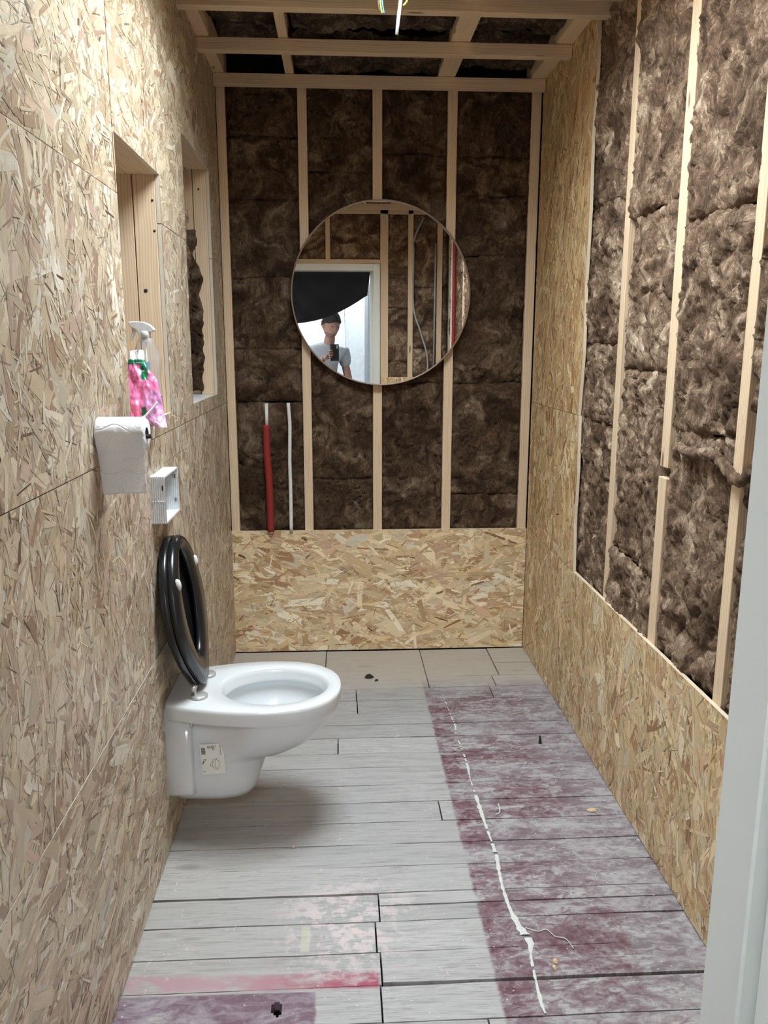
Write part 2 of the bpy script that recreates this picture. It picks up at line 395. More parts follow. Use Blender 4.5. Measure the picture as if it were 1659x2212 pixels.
def R4(u0, u1, v0, v1): return [(u0, v0), (u1, v0), (u1, v1), (u0, v1)]
def osb_board(parent, regions, to3, thick, mat, main=0.0, spread=.5, dens=1.0, tint=(1, 1, 1), seed=1, name='osb_board', big=1.0):
    """regions: convex polygons in board coords; to3(u,v,h) -> 3D with h height above the face (h<0 into the board)"""
    r = np.random.default_rng(seed); V = []; F = []; UV = []; COL = []; base = np.array(s2l((190, 158, 116)))
    for reg in regions:                                # the slab
        n = len(reg); b = len(V)
        for h in (0, -thick):
            for (u, v) in reg: V.append(to3(u, v, h)); UV.append((u * 3, v * 3)); COL.append(base)
        F.append(tuple(range(b, b + n))); F.append(tuple(reversed(range(b + n, b + 2 * n))))
        for i in range(n):
            j = (i + 1) % n; c = len(V); lc = np.array(s2l((226, 208, 180)))
            for q, h in ((i, 0), (j, 0), (j, -thick), (i, -thick)):
                V.append(to3(reg[q][0], reg[q][1], h)); UV.append((reg[q][0] * 3, reg[q][1] * 20)); COL.append(lc)
            F.append((c + 3, c + 2, c + 1, c))
    us = [p[0] for g in regions for p in g]; vs_ = [p[1] for g in regions for p in g]
    u0, u1, v0, v1 = min(us), max(us), min(vs_), max(vs_); A = (u1 - u0) * (v1 - v0)
    rects = [(min(p[0] for p in g), max(p[0] for p in g), min(p[1] for p in g), max(p[1] for p in g)) for g in regions]
    n1 = int(A * 1500 * dens); n2 = int(A * 4600 * dens)
    tot = n1 + n2
    L = np.concatenate([r.uniform(.045, .16, n1) * big, r.uniform(.010, .07, n2)])
    Wd = np.concatenate([r.gamma(2.6, .0080, n1).clip(.007, .055) * big, r.gamma(1.6, .0026, n2).clip(.0010, .014)])
    ang = main + r.normal(0, spread, tot); wild = r.random(tot) < .22; ang[wild] = r.uniform(0, PI, wild.sum())
    cu = r.uniform(u0 - .05, u1 + .05, tot); cv = r.uniform(v0 - .05, v1 + .05, tot)
    hh = np.concatenate([r.uniform(.0001, .0009, n1), r.uniform(.0003, .0013, n2)])
    tl = r.normal(0, .003, tot); tw = r.normal(0, .008, tot)
    ci = r.choice(len(_pc), tot, p=_pw); br = r.uniform(.72, 1.10, tot); thin = (Wd < .0035) & (r.random(tot) < .30); br[thin] *= .42; big_dark = (ci >= 6) & (ci <= 7) & (Wd > .013); ci[big_dark] = 2
    sk = r.uniform(-.5, .5, (tot, 4)); order = np.argsort(hh)
    for i in order:
        l, w = L[i] / 2, Wd[i] / 2; ca, sa = math.cos(ang[i]), math.sin(ang[i])
        s = sk[i]; q = [(-l + s[0] * w * 1.6, -w), (l + s[1] * w * 1.6, -w * (1 + s[2] * .5)), (l + s[2] * w * 2, w * (.7 + s[3] * .5)), (s[3] * l, w * 1.05), (-l + s[3] * w * 2, w * (.8 + s[0] * .4))]
        P = [(cu[i] + a * ca - b * sa, cv[i] + a * sa + b * ca) for a, b in q]
        pu = [p[0] for p in P]; pv = [p[1] for p in P]; a0, a1, b0, b1 = min(pu), max(pu), min(pv), max(pv)
        for g, rc in zip(regions, rects):
            if a1 < rc[0] or a0 > rc[1] or b1 < rc[2] or b0 > rc[3]: continue
            isrect = len(g) == 4 and g[0][0] == g[3][0] and g[1][0] == g[2][0]
            Q = P if (isrect and a0 >= rc[0] and a1 <= rc[1] and b0 >= rc[2] and b1 <= rc[3]) else clip_poly(P, g)
            if not Q: continue
            b = len(V); uo, vo = (i * .37) % 50, (i * .731) % 50; cc = _pc[ci[i]] * br[i] * tint
            for (u, v) in Q:
                du, dv = u - cu[i], v - cv[i]; a_ = du * ca + dv * sa; b_ = -du * sa + dv * ca
                V.append(to3(u, v, max(.00005, hh[i] + a_ * tl[i] + b_ * tw[i]))); UV.append((uo + a_, vo + b_)); COL.append(cc)
            F.append(tuple(range(b, b + len(Q))))
    return mesh(name, V, F, mat, parent, uv=UV, col=np.array(COL, dtype=np.float32))
def minus_holes(u0, u1, v0, v1, holes):
    """tile a rectangle minus axis aligned holes"""
    us = sorted({u0, u1, *[h[0] for h in holes if u0 < h[0] < u1], *[h[1] for h in holes if u0 < h[1] < u1]}); out = []
    for a, b in zip(us, us[1:]):
        hs = sorted([(max(v0, h[2]), min(v1, h[3])) for h in holes if h[0] <= a and h[1] >= b and h[3] > v0 and h[2] < v1]); v = v0
        for (c, d) in hs:
            if c > v: out.append(R4(a, b, v, c))
            v = max(v, d)
        if v < v1: out.append(R4(a, b, v, v1))
    return out

# ---------------------------------------------------------------- mineral wool batts
def batt(parent, u0, u1, v0, v1, to3, mat, seed, step=.009, bulge=.016, amp=.012, rough=.006, name='insulation_batt', ragged=.006, thick=.04, smooth=True):
    nu = max(4, int((u1 - u0) / step)); nv = max(4, int((v1 - v0) / step))
    s, t = np.meshgrid(np.linspace(0, 1, nu + 1), np.linspace(0, 1, nv + 1))
    u = u0 + (u1 - u0) * s; v = v0 + (v1 - v0) * t
    o = seed * 3.7
    es = np.minimum(s, 1 - s) * (u1 - u0); et = np.minimum(t, 1 - t) * (v1 - v0); e = np.minimum(es, et)
    ru = fbm(v * 9 + o, u * 2, seed + 5, 3) * ragged; rv = fbm(u * 9 + o, v * 2, seed + 6, 3) * ragged
    u2 = u + ru * np.exp(-es / .03); v2 = v + rv * np.exp(-et / .03)
    wx = fbm(u * 5 + o, v * 5, seed + 1, 3) * .9; wy = fbm(u * 5 + 9, v * 5 + o, seed + 2, 3) * .9
    h = bulge * .55 * (1 - np.exp(-e / .014)) + amp * fbm(u * 6 + wx + o, v * 4 + wy, seed + 3, 3)
    rid = 1 - np.abs(fbm(u * 17 + wx * 2.4 + o, v * 10 + wy * 2.4, seed + 4, 3)) * 1.7
    h = h + rough * rid + rough * .5 * fbm(u * 60 + o, v * 45, seed + 8, 2)
    crease = np.abs(fbm(u * 2.2 + wx + o, v * 1.6 + wy, seed + 9, 2)); h = h - .016 * np.exp(-(crease / .025) ** 2)
    h = h - .010 * np.exp(-es / .0035) - .008 * np.exp(-et / .0022)
    V = [to3(a, b, c) for a, b, c in zip(u2.ravel(), v2.ravel(), h.ravel())]; n1 = nu + 1; F = []
    for j in range(nv):
        for i in range(nu):
            a = j * n1 + i; F.append((a, a + 1, a + n1 + 1, a + n1))
    return mesh(name, V, F, mat, parent, smooth=smooth)

# ================================================================ SETTING
# ---- floor
floor = tag(empty('floor'), kind='structure')
box('subfloor', -.6, 2.4, -1.6, 3.96, -.09, -.055, M['dark'], floor)
def plank(x0, x1, y0, y1, z=0.0, seed=0, hole=None):
    nx = max(6, int((x1 - x0) / .05)); ny = 2
    if hole: nx, ny = int((x1 - x0) / .006), int((y1 - y0) / .006)
    s = np.linspace(0, 1, nx + 1); xs = x0 + (x1 - x0) * s
    e0 = fbm(xs * 9 + seed, xs * 0 + .5, seed, 3) * .0016; e1 = fbm(xs * 9 + seed, xs * 0 + 3.5, seed + 1, 3) * .0016
    cup = fbm(xs * 2 + seed, xs * 0 + 7.5, seed + 2, 2) * .0015
    V = []; F = []
    for j in range(ny + 1):
        t = j / ny
        for i in range(nx + 1): V.append((xs[i], (y0 + e0[i]) * (1 - t) + (y1 + e1[i]) * t, z + cup[i] - .0012 * (abs(2 * t - 1) ** 3)))
    for j in range(ny):
        for i in range(nx):
            a = j * (nx + 1) + i
            if hole:
                cx = (V[a][0] + V[a + 1][0]) / 2; cy = (V[a][1] + V[a + nx + 1][1]) / 2
                if ((cx - hole[0]) / hole[2]) ** 2 + ((cy - hole[1]) / hole[3]) ** 2 < 1 + .25 * math.sin(cx * 900) * math.cos(cy * 700): continue
            F.append((a, a + 1, a + nx + 2, a + nx + 1))
    o = mesh('floor_plank', V, F, M['floor'], floor)
    sm = o.modifiers.new('thickness', 'SOLIDIFY'); sm.thickness = .022; sm.offset = -1
    return o
rows = [1.516, 1.625, 1.729, 1.838, 1.948, 2.064, 2.170, 2.283, 2.395, 2.502, 2.620, 2.722, 2.842, 2.949, 3.052, 3.175, 3.292]
y = 1.516
while y > -1.3: y -= .11; rows.insert(0, y)
joints = {1.516: [.600], 1.625: [.605], 1.729: [.597], 1.838: [.610], 1.948: [], 2.064: [], 2.170: [], 2.283: [.83], 2.395: [], 2.502: [], 2.620: [], 2.722: [.5], 2.842: [], 2.949: [], 3.052: [.58], 3.175: [.578, 1.165]}
k = 0
for a, b in zip(rows, rows[1:]):
    xs = [-.008] + sorted(joints.get(a, [random.uniform(.3, 1.1)] if a < 1.5 else [])) + [1.43]
    if a < .4: xs[0] = -.45; xs[-1] = 2.1
    for x0, x1 in zip(xs, xs[1:]):
        k += 1; g = .0016; ga = gb = g
        if a == 1.838 and x1 < .7: gb = .006
        if a == 1.625 and x0 > .5: ga = .005
        if a == 1.516 and x0 > .5: gb = .005
        if a == 1.838 and x0 > .5:                     # a split board
            plank(x0 + .002, x1, a + g, 1.897, -.0005, k); k += 1
            plank(x0 + .002, x1, 1.900, b - g, 0, k); continue
        plank(x0 + (.0022 if x0 > 0 else 0), x1 - (.0022 if x1 < 1.4 else 0), a + ga, b - gb, random.uniform(-.0012, .0008), k, hole=(.362, 1.566, .013, .02) if (a == 1.516 and x1 < .7) else None)
# wide boards along the back wall
for (x0, x1, y0, y1) in [(-.008, .440, 3.294, 3.745), (.444, .899, 3.294, 3.745), (.903, 1.232, 3.414, 3.745), (.903, 1.196, 3.294, 3.411), (1.200, 1.43, 3.294, 3.411), (1.237, 1.43, 3.414, 3.56), (1.237, 1.43, 3.563, 3.745)]:
    k += 1; plank(x0, x1, y0 + .0012, y1 - .0012, random.uniform(-.001, .001), k)

# ---- left wall
wl = tag(empty('wall_left'), kind='structure')
toL = lambda u, v, h: (h, u, v)                       # u = y, v = z, face looks +x
holes = [(2.03, 2.515, 1.268, 1.956), (2.90, 3.485, 1.268, 2.165)]
g = .0012
LB = [(YF - .1, 3.75, 0, .615), (YF - .1, 1.327, .615, 1.216), (1.327, 3.75, .615, 1.216), (YF - .1, 3.75, 1.216, 1.82), (YF - .1, 2.02, 1.82, H + .10), (2.02, 3.75, 1.82, H + .10)]
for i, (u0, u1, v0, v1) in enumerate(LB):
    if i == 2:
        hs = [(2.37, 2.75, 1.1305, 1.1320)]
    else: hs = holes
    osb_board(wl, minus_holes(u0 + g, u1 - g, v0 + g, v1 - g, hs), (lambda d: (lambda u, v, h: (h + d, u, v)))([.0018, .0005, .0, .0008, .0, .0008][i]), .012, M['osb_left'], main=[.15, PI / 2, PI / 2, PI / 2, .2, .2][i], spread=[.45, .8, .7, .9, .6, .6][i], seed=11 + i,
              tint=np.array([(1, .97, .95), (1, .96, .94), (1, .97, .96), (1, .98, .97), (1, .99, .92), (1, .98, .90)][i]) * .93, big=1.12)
box('backing_sheet', -.34, -.32, YF - .1, 3.9, -.06, 2.80, M['dark'], wl)
box('backing_board', -.055, -.014, YF - .1, 2.0, 0, 2.7, M['dark'], wl)
for z0, z1 in ((0, 1.245), (2.2, 2.7)): box('backing_board', -.055, -.014, 2.0, 3.8, z0, z1, M['dark'], wl)
for y0, y1 in ((2.545, 2.87),): box('backing_board', -.3, -.014, y0 + .001, y1, 1.245, 2.2, M['dark'], wl)
# niche linings
def lining(y0, y1, z0, z1, sill, seam):
    box('niche_side_board', -seam, -.0125, y1, y1 + .028, z0, z1 + .03, M['timber'], wl, .0012)
    box('niche_side_board', -.19 if sill else -.205, -seam - .003, y1 + .001, y1 + .029, z0, z1 + .03, M['timber'], wl, .0012)
    box('niche_side_board', -.19, -.0125, y0 - .028, y0, z0, z1 + .03, M['timber'], wl, .0012)
    box('niche_top_board', -.09, -.0125, y0, y1, z1, z1 + .028, M['timber'], wl, .0012)
    box('niche_top_board', -.30, -.093, y0, y1, z1 + .001, z1 + .029, M['timber'], wl, .0012)
    box('niche_sill_board', -.30, -.0125, y0, y1, z0 - .026, z0, M['timber'] if sill else M['white_plastic'], wl, .0012)
lining(2.03, 2.515, 1.268, 1.956, True, .077)
lining(2.90, 3.485, 1.268, 2.165, False, .066)
for (y, x, z, r) in [(2.5146, -.022, 1.885, .0035), (2.5146, -.020, 1.80, .0035), (2.5146, -.055, 1.63, .0055), (3.4846, -.043, 2.09, .004)]:
    lathe('screw_head', [(0, -.0006), (r, -.0006), (r * 1.05, 0)], M['debris'], wl, 10, (x, y, z), 'y')
batt(wl, 2.52, 3.1, 0, .01, lambda u, v, h: (0, 0, 0), M['wool'], 1) if False else None

# ---- back wall
wb = tag(empty('wall_back'), kind='structure')
toB = lambda u, v, h: (u, D - h, v)
osb_board(wb, [R4(.001, W - .003, .003, .608)], toB, .012, M['osb'], main=0.0, spread=.42, seed=33, dens=.8, big=1.25)
box('backing_sheet', -.4, 1.7, 3.86, 3.88, -.06, 2.80, M['dark'], wb)
ST = [(.002, .040), (.349, .389), (.674, .716), (1.003, 1.045), (1.372, 1.414)]
for a, b in ST: box('stud', a, b, 3.7625, 3.83, .02, 2.6, M['timber'], wb, .0012)
box('osb_top_batten', .001, W - .003, 3.7625, 3.83, .565, .600, M['timber'], wb, .001)
toBW = lambda u, v, h: (u, 3.778 - h, v)
bays = [(.041, .348, [.60, 1.215, 1.455, 1.77, 2.10, 2.36, 2.60]), (.390, .673, [.60, .855, 1.50, 1.93, 2.22, 2.60]),
        (.717, 1.002, [.60, 1.30, 1.72, 2.02, 2.30, 2.60]), (1.046, 1.371, [.60, .775, 1.30, 1.87, 2.13, 2.29, 2.60])]
s = 100
for a, b, zz in bays:
    for z0, z1 in zip(zz, zz[1:]):
        s += 1; dz = random.uniform(-.004, .006)
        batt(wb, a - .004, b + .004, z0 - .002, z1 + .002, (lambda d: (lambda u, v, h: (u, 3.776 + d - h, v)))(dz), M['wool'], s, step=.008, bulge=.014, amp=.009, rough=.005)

# ---- right wall
wr = tag(empty('wall_right'), kind='structure')
toR = lambda u, v, h: (W - h, u, v)
def flip(reg): return list(reversed(reg))
osb_board(wr, [R4(YF, 3.749, .003, .613)], toR, .012, M['osb'], main=PI / 2 - .1, spread=.6, seed=41, tint=np.array((1, .97, .90)) * .92, big=1.1)
ys = [2.972, 2.990, 2.982, 2.996, 2.984, 2.999, 2.990, 3.006, 2.985, 3.0]; zs = [.615, .80, 1.0, 1.2135, 1.45, 1.70, 1.95, 2.2, 2.45, 2.62]
def colreg(i0, i1): return [[(ys[i], zs[i]), (3.749, zs[i]), (3.749, zs[i + 1]), (ys[i + 1], zs[i + 1])] for i in range(i0, i1)]
osb_board(wr, colreg(0, 3), toR, .012, M['osb'], main=PI / 2, spread=.5, seed=42, tint=np.array((1, .93, .80)) * .95)
ys[3] += .012
cr = colreg(3, 9); cr[0][0] = (ys[3], 1.2155); cr[0][1] = (3.749, 1.2155)
osb_board(wr, cr, toR, .012, M['osb'], main=PI / 2, spread=.5, seed=43, tint=np.array((1, .90, .74)) * .92)
box('backing_sheet', 1.54, 1.56, YF - .1, 3.9, -.06, 2.80, M['dark'], wr)
RS = [(.60, .65), (.985, 1.03), (1.375, 1.425), (1.765, 1.808), (2.183, 2.236), (2.605, 2.650), (3.02, 3.06), (3.45, 3.49)]
for i, (a, b) in enumerate(RS):
    if i == 4:
        box('stud', 1.431, 1.50, a, b, .3, 1.105, M['timber'], wr, .0012); box('stud', 1.4325, 1.50, a - .001, b - .001, 1.135, 2.66, M['timber'], wr, .0012)
    else: box('stud', 1.431, 1.50, a, b, .3, 2.66, M['timber'], wr, .0012)
toRW = lambda u, v, h: (1.452 - h, u, v)
rb = [(.65, .985, [.6, 1.1, 1.7, 2.3, 2.64], .012), (1.03, 1.375, [.6, .9, 1.5, 2.0, 2.64], .010), (1.425, 1.765, [.60, .95, 1.32, 1.95, 2.64], .008), (1.808, 2.183, [.60, .72, 1.255, 1.79, 2.64], .008),
      (2.236, 2.605, [.58, .80, 1.40, 1.86, 2.64], .008), (2.650, 3.02, [.56, 1.205, 1.48, 1.95, 2.64], .008)]
for a, b, zz, st in rb:
    for z0, z1 in zip(zz, zz[1:]):
        s += 1; dz = random.uniform(-.004, .006)
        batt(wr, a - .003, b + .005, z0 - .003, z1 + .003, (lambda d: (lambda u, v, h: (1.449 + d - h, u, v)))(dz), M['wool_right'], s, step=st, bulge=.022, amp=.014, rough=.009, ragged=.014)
tube('loose_wool_tuft', spline([(1.425, 2.10, 1.205), (1.418, 2.00, 1.200), (1.410, 1.90, 1.215), (1.412, 1.83, 1.205), (1.418, 1.76, 1.17), (1.43, 1.72, 1.19)], 6), .012, M['wool_right'], wr, 9,
     radii=[.010 + .007 * math.sin(i * 1.3) ** 2 for i in range(31)])

# ---- ceiling
ce = tag(empty('ceiling'), kind='structure')
for (y0, y1) in [(3.702, 3.741), (3.302, 3.342), (2.905, 2.946), (.95, .99), (.60, .64)]:
    box('batten', .002, W + .03 if y0 < 3 else W - .003, y0, y1, H, H + .044, M['timber'], ce, .0012)
for (a, b) in [(.002, .048), (.303, .339), (.950, 1.024), (1.352, 1.416)]:
    box('joist', a, b, 2.83, 3.80, H + .046, H + .14, M['timber'], ce, .0012)
    box('joist', a, b, .5, 1.1, H + .046, H + .14, M['timber'], ce, .0012)
box('backing_sheet', -.4, 1.7, 2.801, 3.9, 2.78, 2.80, M['dark'], ce)
box('backing_sheet', -.4, 1.7, .40, 1.1, 2.78, 2.80, M['dark'], ce)
toC = lambda u, v, h: (u, v, H + .085 - h)
for (a, b, y0, y1, dz) in [(.05, .30, 2.95, 3.28, .015), (.05, .30, 3.34, 3.70, .05), (.34, .95, 2.95, 3.30, .0), (.34, .95, 3.33, 3.74, -.012), (1.025, 1.35, 2.95, 3.30, 0), (1.025, 1.35, 3.34, 3.72, .01), (.34, .95, 2.83, 2.94, 0), (1.025, 1.35, 2.83, 2.94, 0), (.05, .30, 2.83, 2.94, .01),
                           (.05, .30, .5, 1.1, 0), (.34, .95, .5, 1.1, 0), (1.025, 1.35, .5, 1.1, 0)]:
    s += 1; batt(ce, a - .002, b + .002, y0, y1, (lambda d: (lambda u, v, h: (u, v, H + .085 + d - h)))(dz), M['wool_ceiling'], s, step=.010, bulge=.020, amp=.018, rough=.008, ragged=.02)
# rooflight shaft
x0, x1, y0, y1 = SKY
rl = tag(empty('window_1'), kind='structure')
for q in [(x0 - .02, x0, y0 - .02, y1 + .02), (x1, x1 + .02, y0 - .02, y1 + .02), (x0, x1, y0 - .02, y0), (x0, x1, y1, y1 + .02)]:
    box('shaft_board', q[0], q[1], q[2], q[3], H - .001, 2.72, M['timber_grey'], rl)
box('window_frame', x0 - .02, x0 + .02, y0, y1, 2.72, 2.78, M['white_paint'], rl); box('window_frame', x1 - .02, x1 + .02, y0, y1, 2.72, 2.78, M['white_paint'], rl)
box('window_frame', x0 + .02, x1 - .02, y0 - .02, y0 + .02, 2.72, 2.78, M['white_paint'], rl); box('window_frame', x0 + .02, x1 - .02, y1 - .02, y1 + .02, 2.72, 2.78, M['white_paint'], rl)
mesh('pane', [(x0 + .02, y0 + .02, 2.75), (x1 - .02, y0 + .02, 2.75), (x1 - .02, y1 - .02, 2.75), (x0 + .02, y1 - .02, 2.75)], [(0, 1, 2, 3)], M['pane'], rl)
for q in [(-.4, x0 - .02, 1.0, 2.80), (x1 + .02, 1.7, 1.0, 2.80), (x0 - .02, x1 + .02, 1.0, y0 - .02), (x0 - .02, x1 + .02, y1 + .02, 2.80)]:
    box('ceiling_board', q[0], q[1], q[2], q[3], H + .001, 2.80, M['timber_grey'], ce)

# ---- front wall with the doorway (seen in the round mirror)
wf = tag(empty('wall_front'), kind='structure')
JX = .810
toF = lambda u, v, h: (u, YF - .001 + h, v)
for a, b, z0, z1 in [(.899, .934, 0, 2.6), (1.099, 1.141, 0, 2.6), (1.340, 1.384, 0, 2.6), (.418, .456, 2.17, 2.6)]:
    box('stud', a - (.03 if a == .899 else 0), b, YF - .085, YF - .013, z0, z1, M['timber'], wf, .0012)
box('header_beam', -.02, .868, YF - .085, YF - .013, 2.136, 2.169, M['timber'], wf, .0012)
box('top_plate', 0, W, YF - .085, YF - .013, 2.527, 2.60, M['timber'], wf, .0012)
osb_board(wf, [R4(.87, W, 0, 1.214)], toF, .012, M['osb'], main=PI / 2, spread=.6, seed=51, tint=np.array((1, .97, .9)) * .95)
for a, b, zz in [(.934, 1.099, [1.2, 1.34, 1.78, 2.05, 2.53]), (1.141, 1.340, [1.2, 1.45, 1.95, 2.53]), (1.384, 1.43, [1.2, 2.53]), (.456, .868, [2.17, 2.53]), (-.01, .418, [2.17, 2.53])]:
    for z0, z1 in zip(zz, zz[1:]):
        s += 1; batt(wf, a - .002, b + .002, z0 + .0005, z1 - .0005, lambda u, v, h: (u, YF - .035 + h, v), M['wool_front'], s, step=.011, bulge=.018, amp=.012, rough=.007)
box('plaster_wall', .868, 2.2, YF - .125, YF - .087, 0, 2.8, M['hall_wall'], wf)
box('plaster_wall', -.5, .868, YF - .125, YF - .087, 2.136, 2.8, M['hall_wall'], wf)
d1 = tag(empty('door_1'), kind='structure')
box('door_frame_post', JX, JX + .055, YF - .055, YF, 0, 2.134, M['white_paint'], d1, .002)
box('door_frame_post', JX + .014, JX + .055, YF - .110, YF - .057, 0, 2.134, M['white_paint'], d1, .001)
box('door_stop', JX - .022, JX + .055, YF - .150, YF - .112, 0, 2.10, M['white_paint'], d1, .002)
box('door_frame_post', -.035, .02, YF - .12, YF, 0, 2.134, M['white_paint'], d1, .002)
box('door_frame_head', .02, JX, YF - .12, YF, 2.079, 2.134, M['white_paint'], d1, .002)
# ---- hall beyond the doorway
wh = tag(empty('wall_hall'), kind='structure')
box('hall_wall_panel', -.5, .578, -1.32, -1.25, 0, 2.6, M['hall_wall'], wh)
box('hall_wall_panel', .584, 2.2, -1.325, -1.25, 0, 2.6, M['hall_wall'], wh)
box('hall_side_panel', -.55, -.5, -1.32, YF - .1, 0, 2.6, M['hall_wall'], wh)
box('hall_side_panel', 2.2, 2.25, -1.32, YF - .1, 0, 2.6, M['hall_wall'], wh)
box('hall_ceiling_panel', -.55, 2.25, -1.32, YF - .087, 2.58, 2.62, M['hall_wall'], wh)
box('hall_door_trim', .79, .83, -1.25, -1.22, 0, 2.15, M['cable_grey'], wh, .003)

# ================================================================ THINGS
# ---- toilet
TY = 2.315
toilet = tag(empty('toilet', (0, TY, .11)), 'white wall-hung toilet bowl floating above the grey plank floor', 'toilet')
N = 72
def outline(cx, xb, xf, hw, hb, xs=0.0, p=2.3):
    """closed plan outline: straight back at xb (half width hb), widest hw at 55%, round front at xf ; sampled by angle about cx"""
    pts = []
    xm = cx
    prof = []
    for i in range(41):
        a = i / 40; x = xb + (xm - xb) * a; 
        if xs: q = min(1, max(0, (x - xs) / (xm - xs))); prof.append((x, hb + (hw - hb) * (q * q * (3 - 2 * q)) ** .8))
        else: prof.append((x, hb + (hw - hb) * math.sin(a * PI / 2)))
    for i in range(1, 81):
        a = i / 80 * PI / 2; prof.append((xm + (xf - xm) * math.sin(a) ** (2 / p), hw * math.cos(a) ** (2 / p) if i < 80 else 0))
    loop = [(xb, 0)] + prof; loop = loop + [(x, -y) for x, y in reversed(loop[:-1])]
    for k in range(N):
        th = PI + 2 * PI * k / N; dx, dy = math.cos(th), math.sin(th); best = None
        for (a, b) in zip(loop, loop[1:]):
            ex, ey = b[0] - a[0], b[1] - a[1]; den = dx * ey - dy * ex
            if abs(den) < 1e-12: continue
            t = ((a[0] - cx) * ey - (a[1]) * ex) / den; u = ((a[0] - cx) * dy - a[1] * dx) / den
            if t > 0 and -1e-6 <= u <= 1 + 1e-6: best = t if best is None else max(best, t)
        if best is None: best = .1
        pts.append((cx + dx * best, dy * best))
    return pts
def lerp_ring(A, B, t): return [(a[0] * (1 - t) + b[0] * t, a[1] * (1 - t) + b[1] * t) for a, b in zip(A, B)]
RIM = .456
outer = outline(.29, .001, .515, .190, .128)
inner = [(.312 + .162 * math.cos(PI + 2 * PI * k / N), .133 * math.sin(PI + 2 * PI * k / N)) for k in range(N)]
def ringz(pl, z): return [(x, TY + y, z) for x, y in pl]
def shrink(pl, c, k): return [(c[0] + (x - c[0]) * k, c[1] + (y - c[1]) * k) for x, y in pl]
levels = [(.112, outline(.12, .03, .222, .050, .045)), (.118, outline(.13, .02, .238, .066, .060)), (.14, outline(.14, .01, .252, .078, .078)), (.18, outline(.15, .004, .264, .086, .090)),
          (.24, outline(.17, .002, .286, .092, .092)), (.262, outline(.20, .002, .315, .098, .090, .13)), (.275, outline(.24, .002, .380, .112, .089, .14)), (.30, outline(.26, .002, .424, .132, .089, .13)), (.335, outline(.28, .002, .466, .153, .090, .12)),
          (.372, outline(.29, .001, .492, .170, .091, .11)), (.398, outline(.29, .001, .506, .181, .092, .10)), (.4045, outline(.29, .001, .508, .184, .098, .095)), (.408, outline(.29, .001, .511, .187, .124)), (.414, outline(.29, .001, .513, .189, .127)), (.445, outline(.29, .001, .5145, .190, .128)), (.4535, shrink(outer, (.29, 0), .995))]
rings = [ringz(p, z) for z, p in levels] + [ringz(shrink(outer, (.29, 0), .978), RIM)]
rings += [ringz(shrink(inner, (.312, 0), 1.05), RIM), ringz(inner, RIM - .004)]
for (z, kx, cx) in [(.44, .975, .312), (.425, .945, .312), (.418, .930, .312), (.414, .935, .312), (.413, 1.0, .312), (.405, 1.03, .312), (.39, 1.02, .312), (.36, .94, .305), (.325, .80, .295), (.295, .63, .285), (.272, .46, .275), (.262, .30, .27)]:
    rings.append([(cx + (x - .312) * kx, TY + y * kx, z) for x, y in inner])
body = loft('bowl', rings, M['ceramic'], toilet)
wat = [(.29 + .100 * math.cos(2 * PI * k / 40), TY + .082 * math.sin(2 * PI * k / 40), .299) for k in range(40)]
def _water():
    t = NT('bowl_water'); t.set(Base_Color=(.62, .68, .70, 1), Roughness=.03); t.b.inputs['Coat Weight'].default_value = .5; return t.m
mesh('water', wat, [tuple(range(40))], _water(), toilet)
# the plate at the wall: a rounded slab, wider than the web behind the sticker
pr = []
def slab(x, k):
    o = []; hw, z0, z1, r = .1265 * k, .152 + (1 - k) * .1, .4395, .03
    pts = [(-hw, z1), (-hw, z0 + r)] + [(-hw + r - r * math.cos(a), z0 + r - r * math.sin(a)) for a in np.linspace(.2, PI / 2, 5)] + [(hw - r + r * math.sin(a), z0 + r - r * math.cos(a)) for a in np.linspace(0, PI / 2 - .2, 5)] + [(hw, z0 + r), (hw, z1)]
    return [(x, TY + a, b) for a, b in pts]
loft('mounting_plate', [slab(.002, 1), slab(.066, 1), slab(.072, .985), slab(.075, .96)], M['ceramic'], toilet)
tube('fixing_bolt', [(.0755, TY - .106, .386), (.095, TY - .106, .386)], .006, M['chrome'], toilet, 6)
lathe('bolt_washer', [(0, .0755), (.012, .0755), (.012, .079), (0, .079)], M['chrome'], toilet, 16, (0, TY - .106, .386), 'x')
# sticker on the near side of the web
sk0 = Vector((.093, TY - .0935, .313)); 
def sp(a, b, e=0.0008):                                # a right, b down (metres) on the sticker, tilted a little
    th = .10; u = a * math.cos(th) + b * math.sin(th) * .6; w = -b * math.cos(th) + a * math.sin(th) * .55
    return (sk0.x + u, sk0.y - e - .0040 - .00 * a, sk0.z + w)
SW, SH = .070, .098
stk = mesh('sticker', [sp(0, 0, 0), sp(SW, 0, 0), sp(SW, SH, 0), sp(0.002, SH, 0)], [(3, 2, 1, 0)], M['sticker'], toilet)
V = []; F = []
def ink_rect(a0, a1, b0, b1):
    b = len(V); V.extend([sp(a0, b0), sp(a1, b0), sp(a1, b1), sp(a0, b1)]); F.append((b + 3, b + 2, b + 1, b))
bz = .010
for wv in [1.6, .8, 2.2, .7, 1.4, 2.4, .8, 1.8, .7, 2.0, 1.2]:
    ink_rect(.004, .016, bz, bz + wv * .0008); bz += wv * .0008 + .0009
for i, ln in enumerate([.009, .010, .009, .009, .016, .013, .005]): ink_rect(.0235 + i * .0037, .0235 + i * .0037 + .0014, .005, .005 + ln)
ink_rect(.006, .012, .086, .0872); ink_rect(.003, .0055, .086, .0872)
def ink_line(pts, w=.0006):
    for p, q in zip(pts, pts[1:]):
        d = Vector((q[0] - p[0], q[1] - p[1])).normalized() * w; n = (-d.y, d.x); b = len(V)
        V.extend([sp(p[0] + n[0], p[1] + n[1]), sp(q[0] + n[0], q[1] + n[1]), sp(q[0] - n[0], q[1] - n[1]), sp(p[0] - n[0], p[1] - n[1])]); F.append((b, b + 1, b + 2, b + 3))
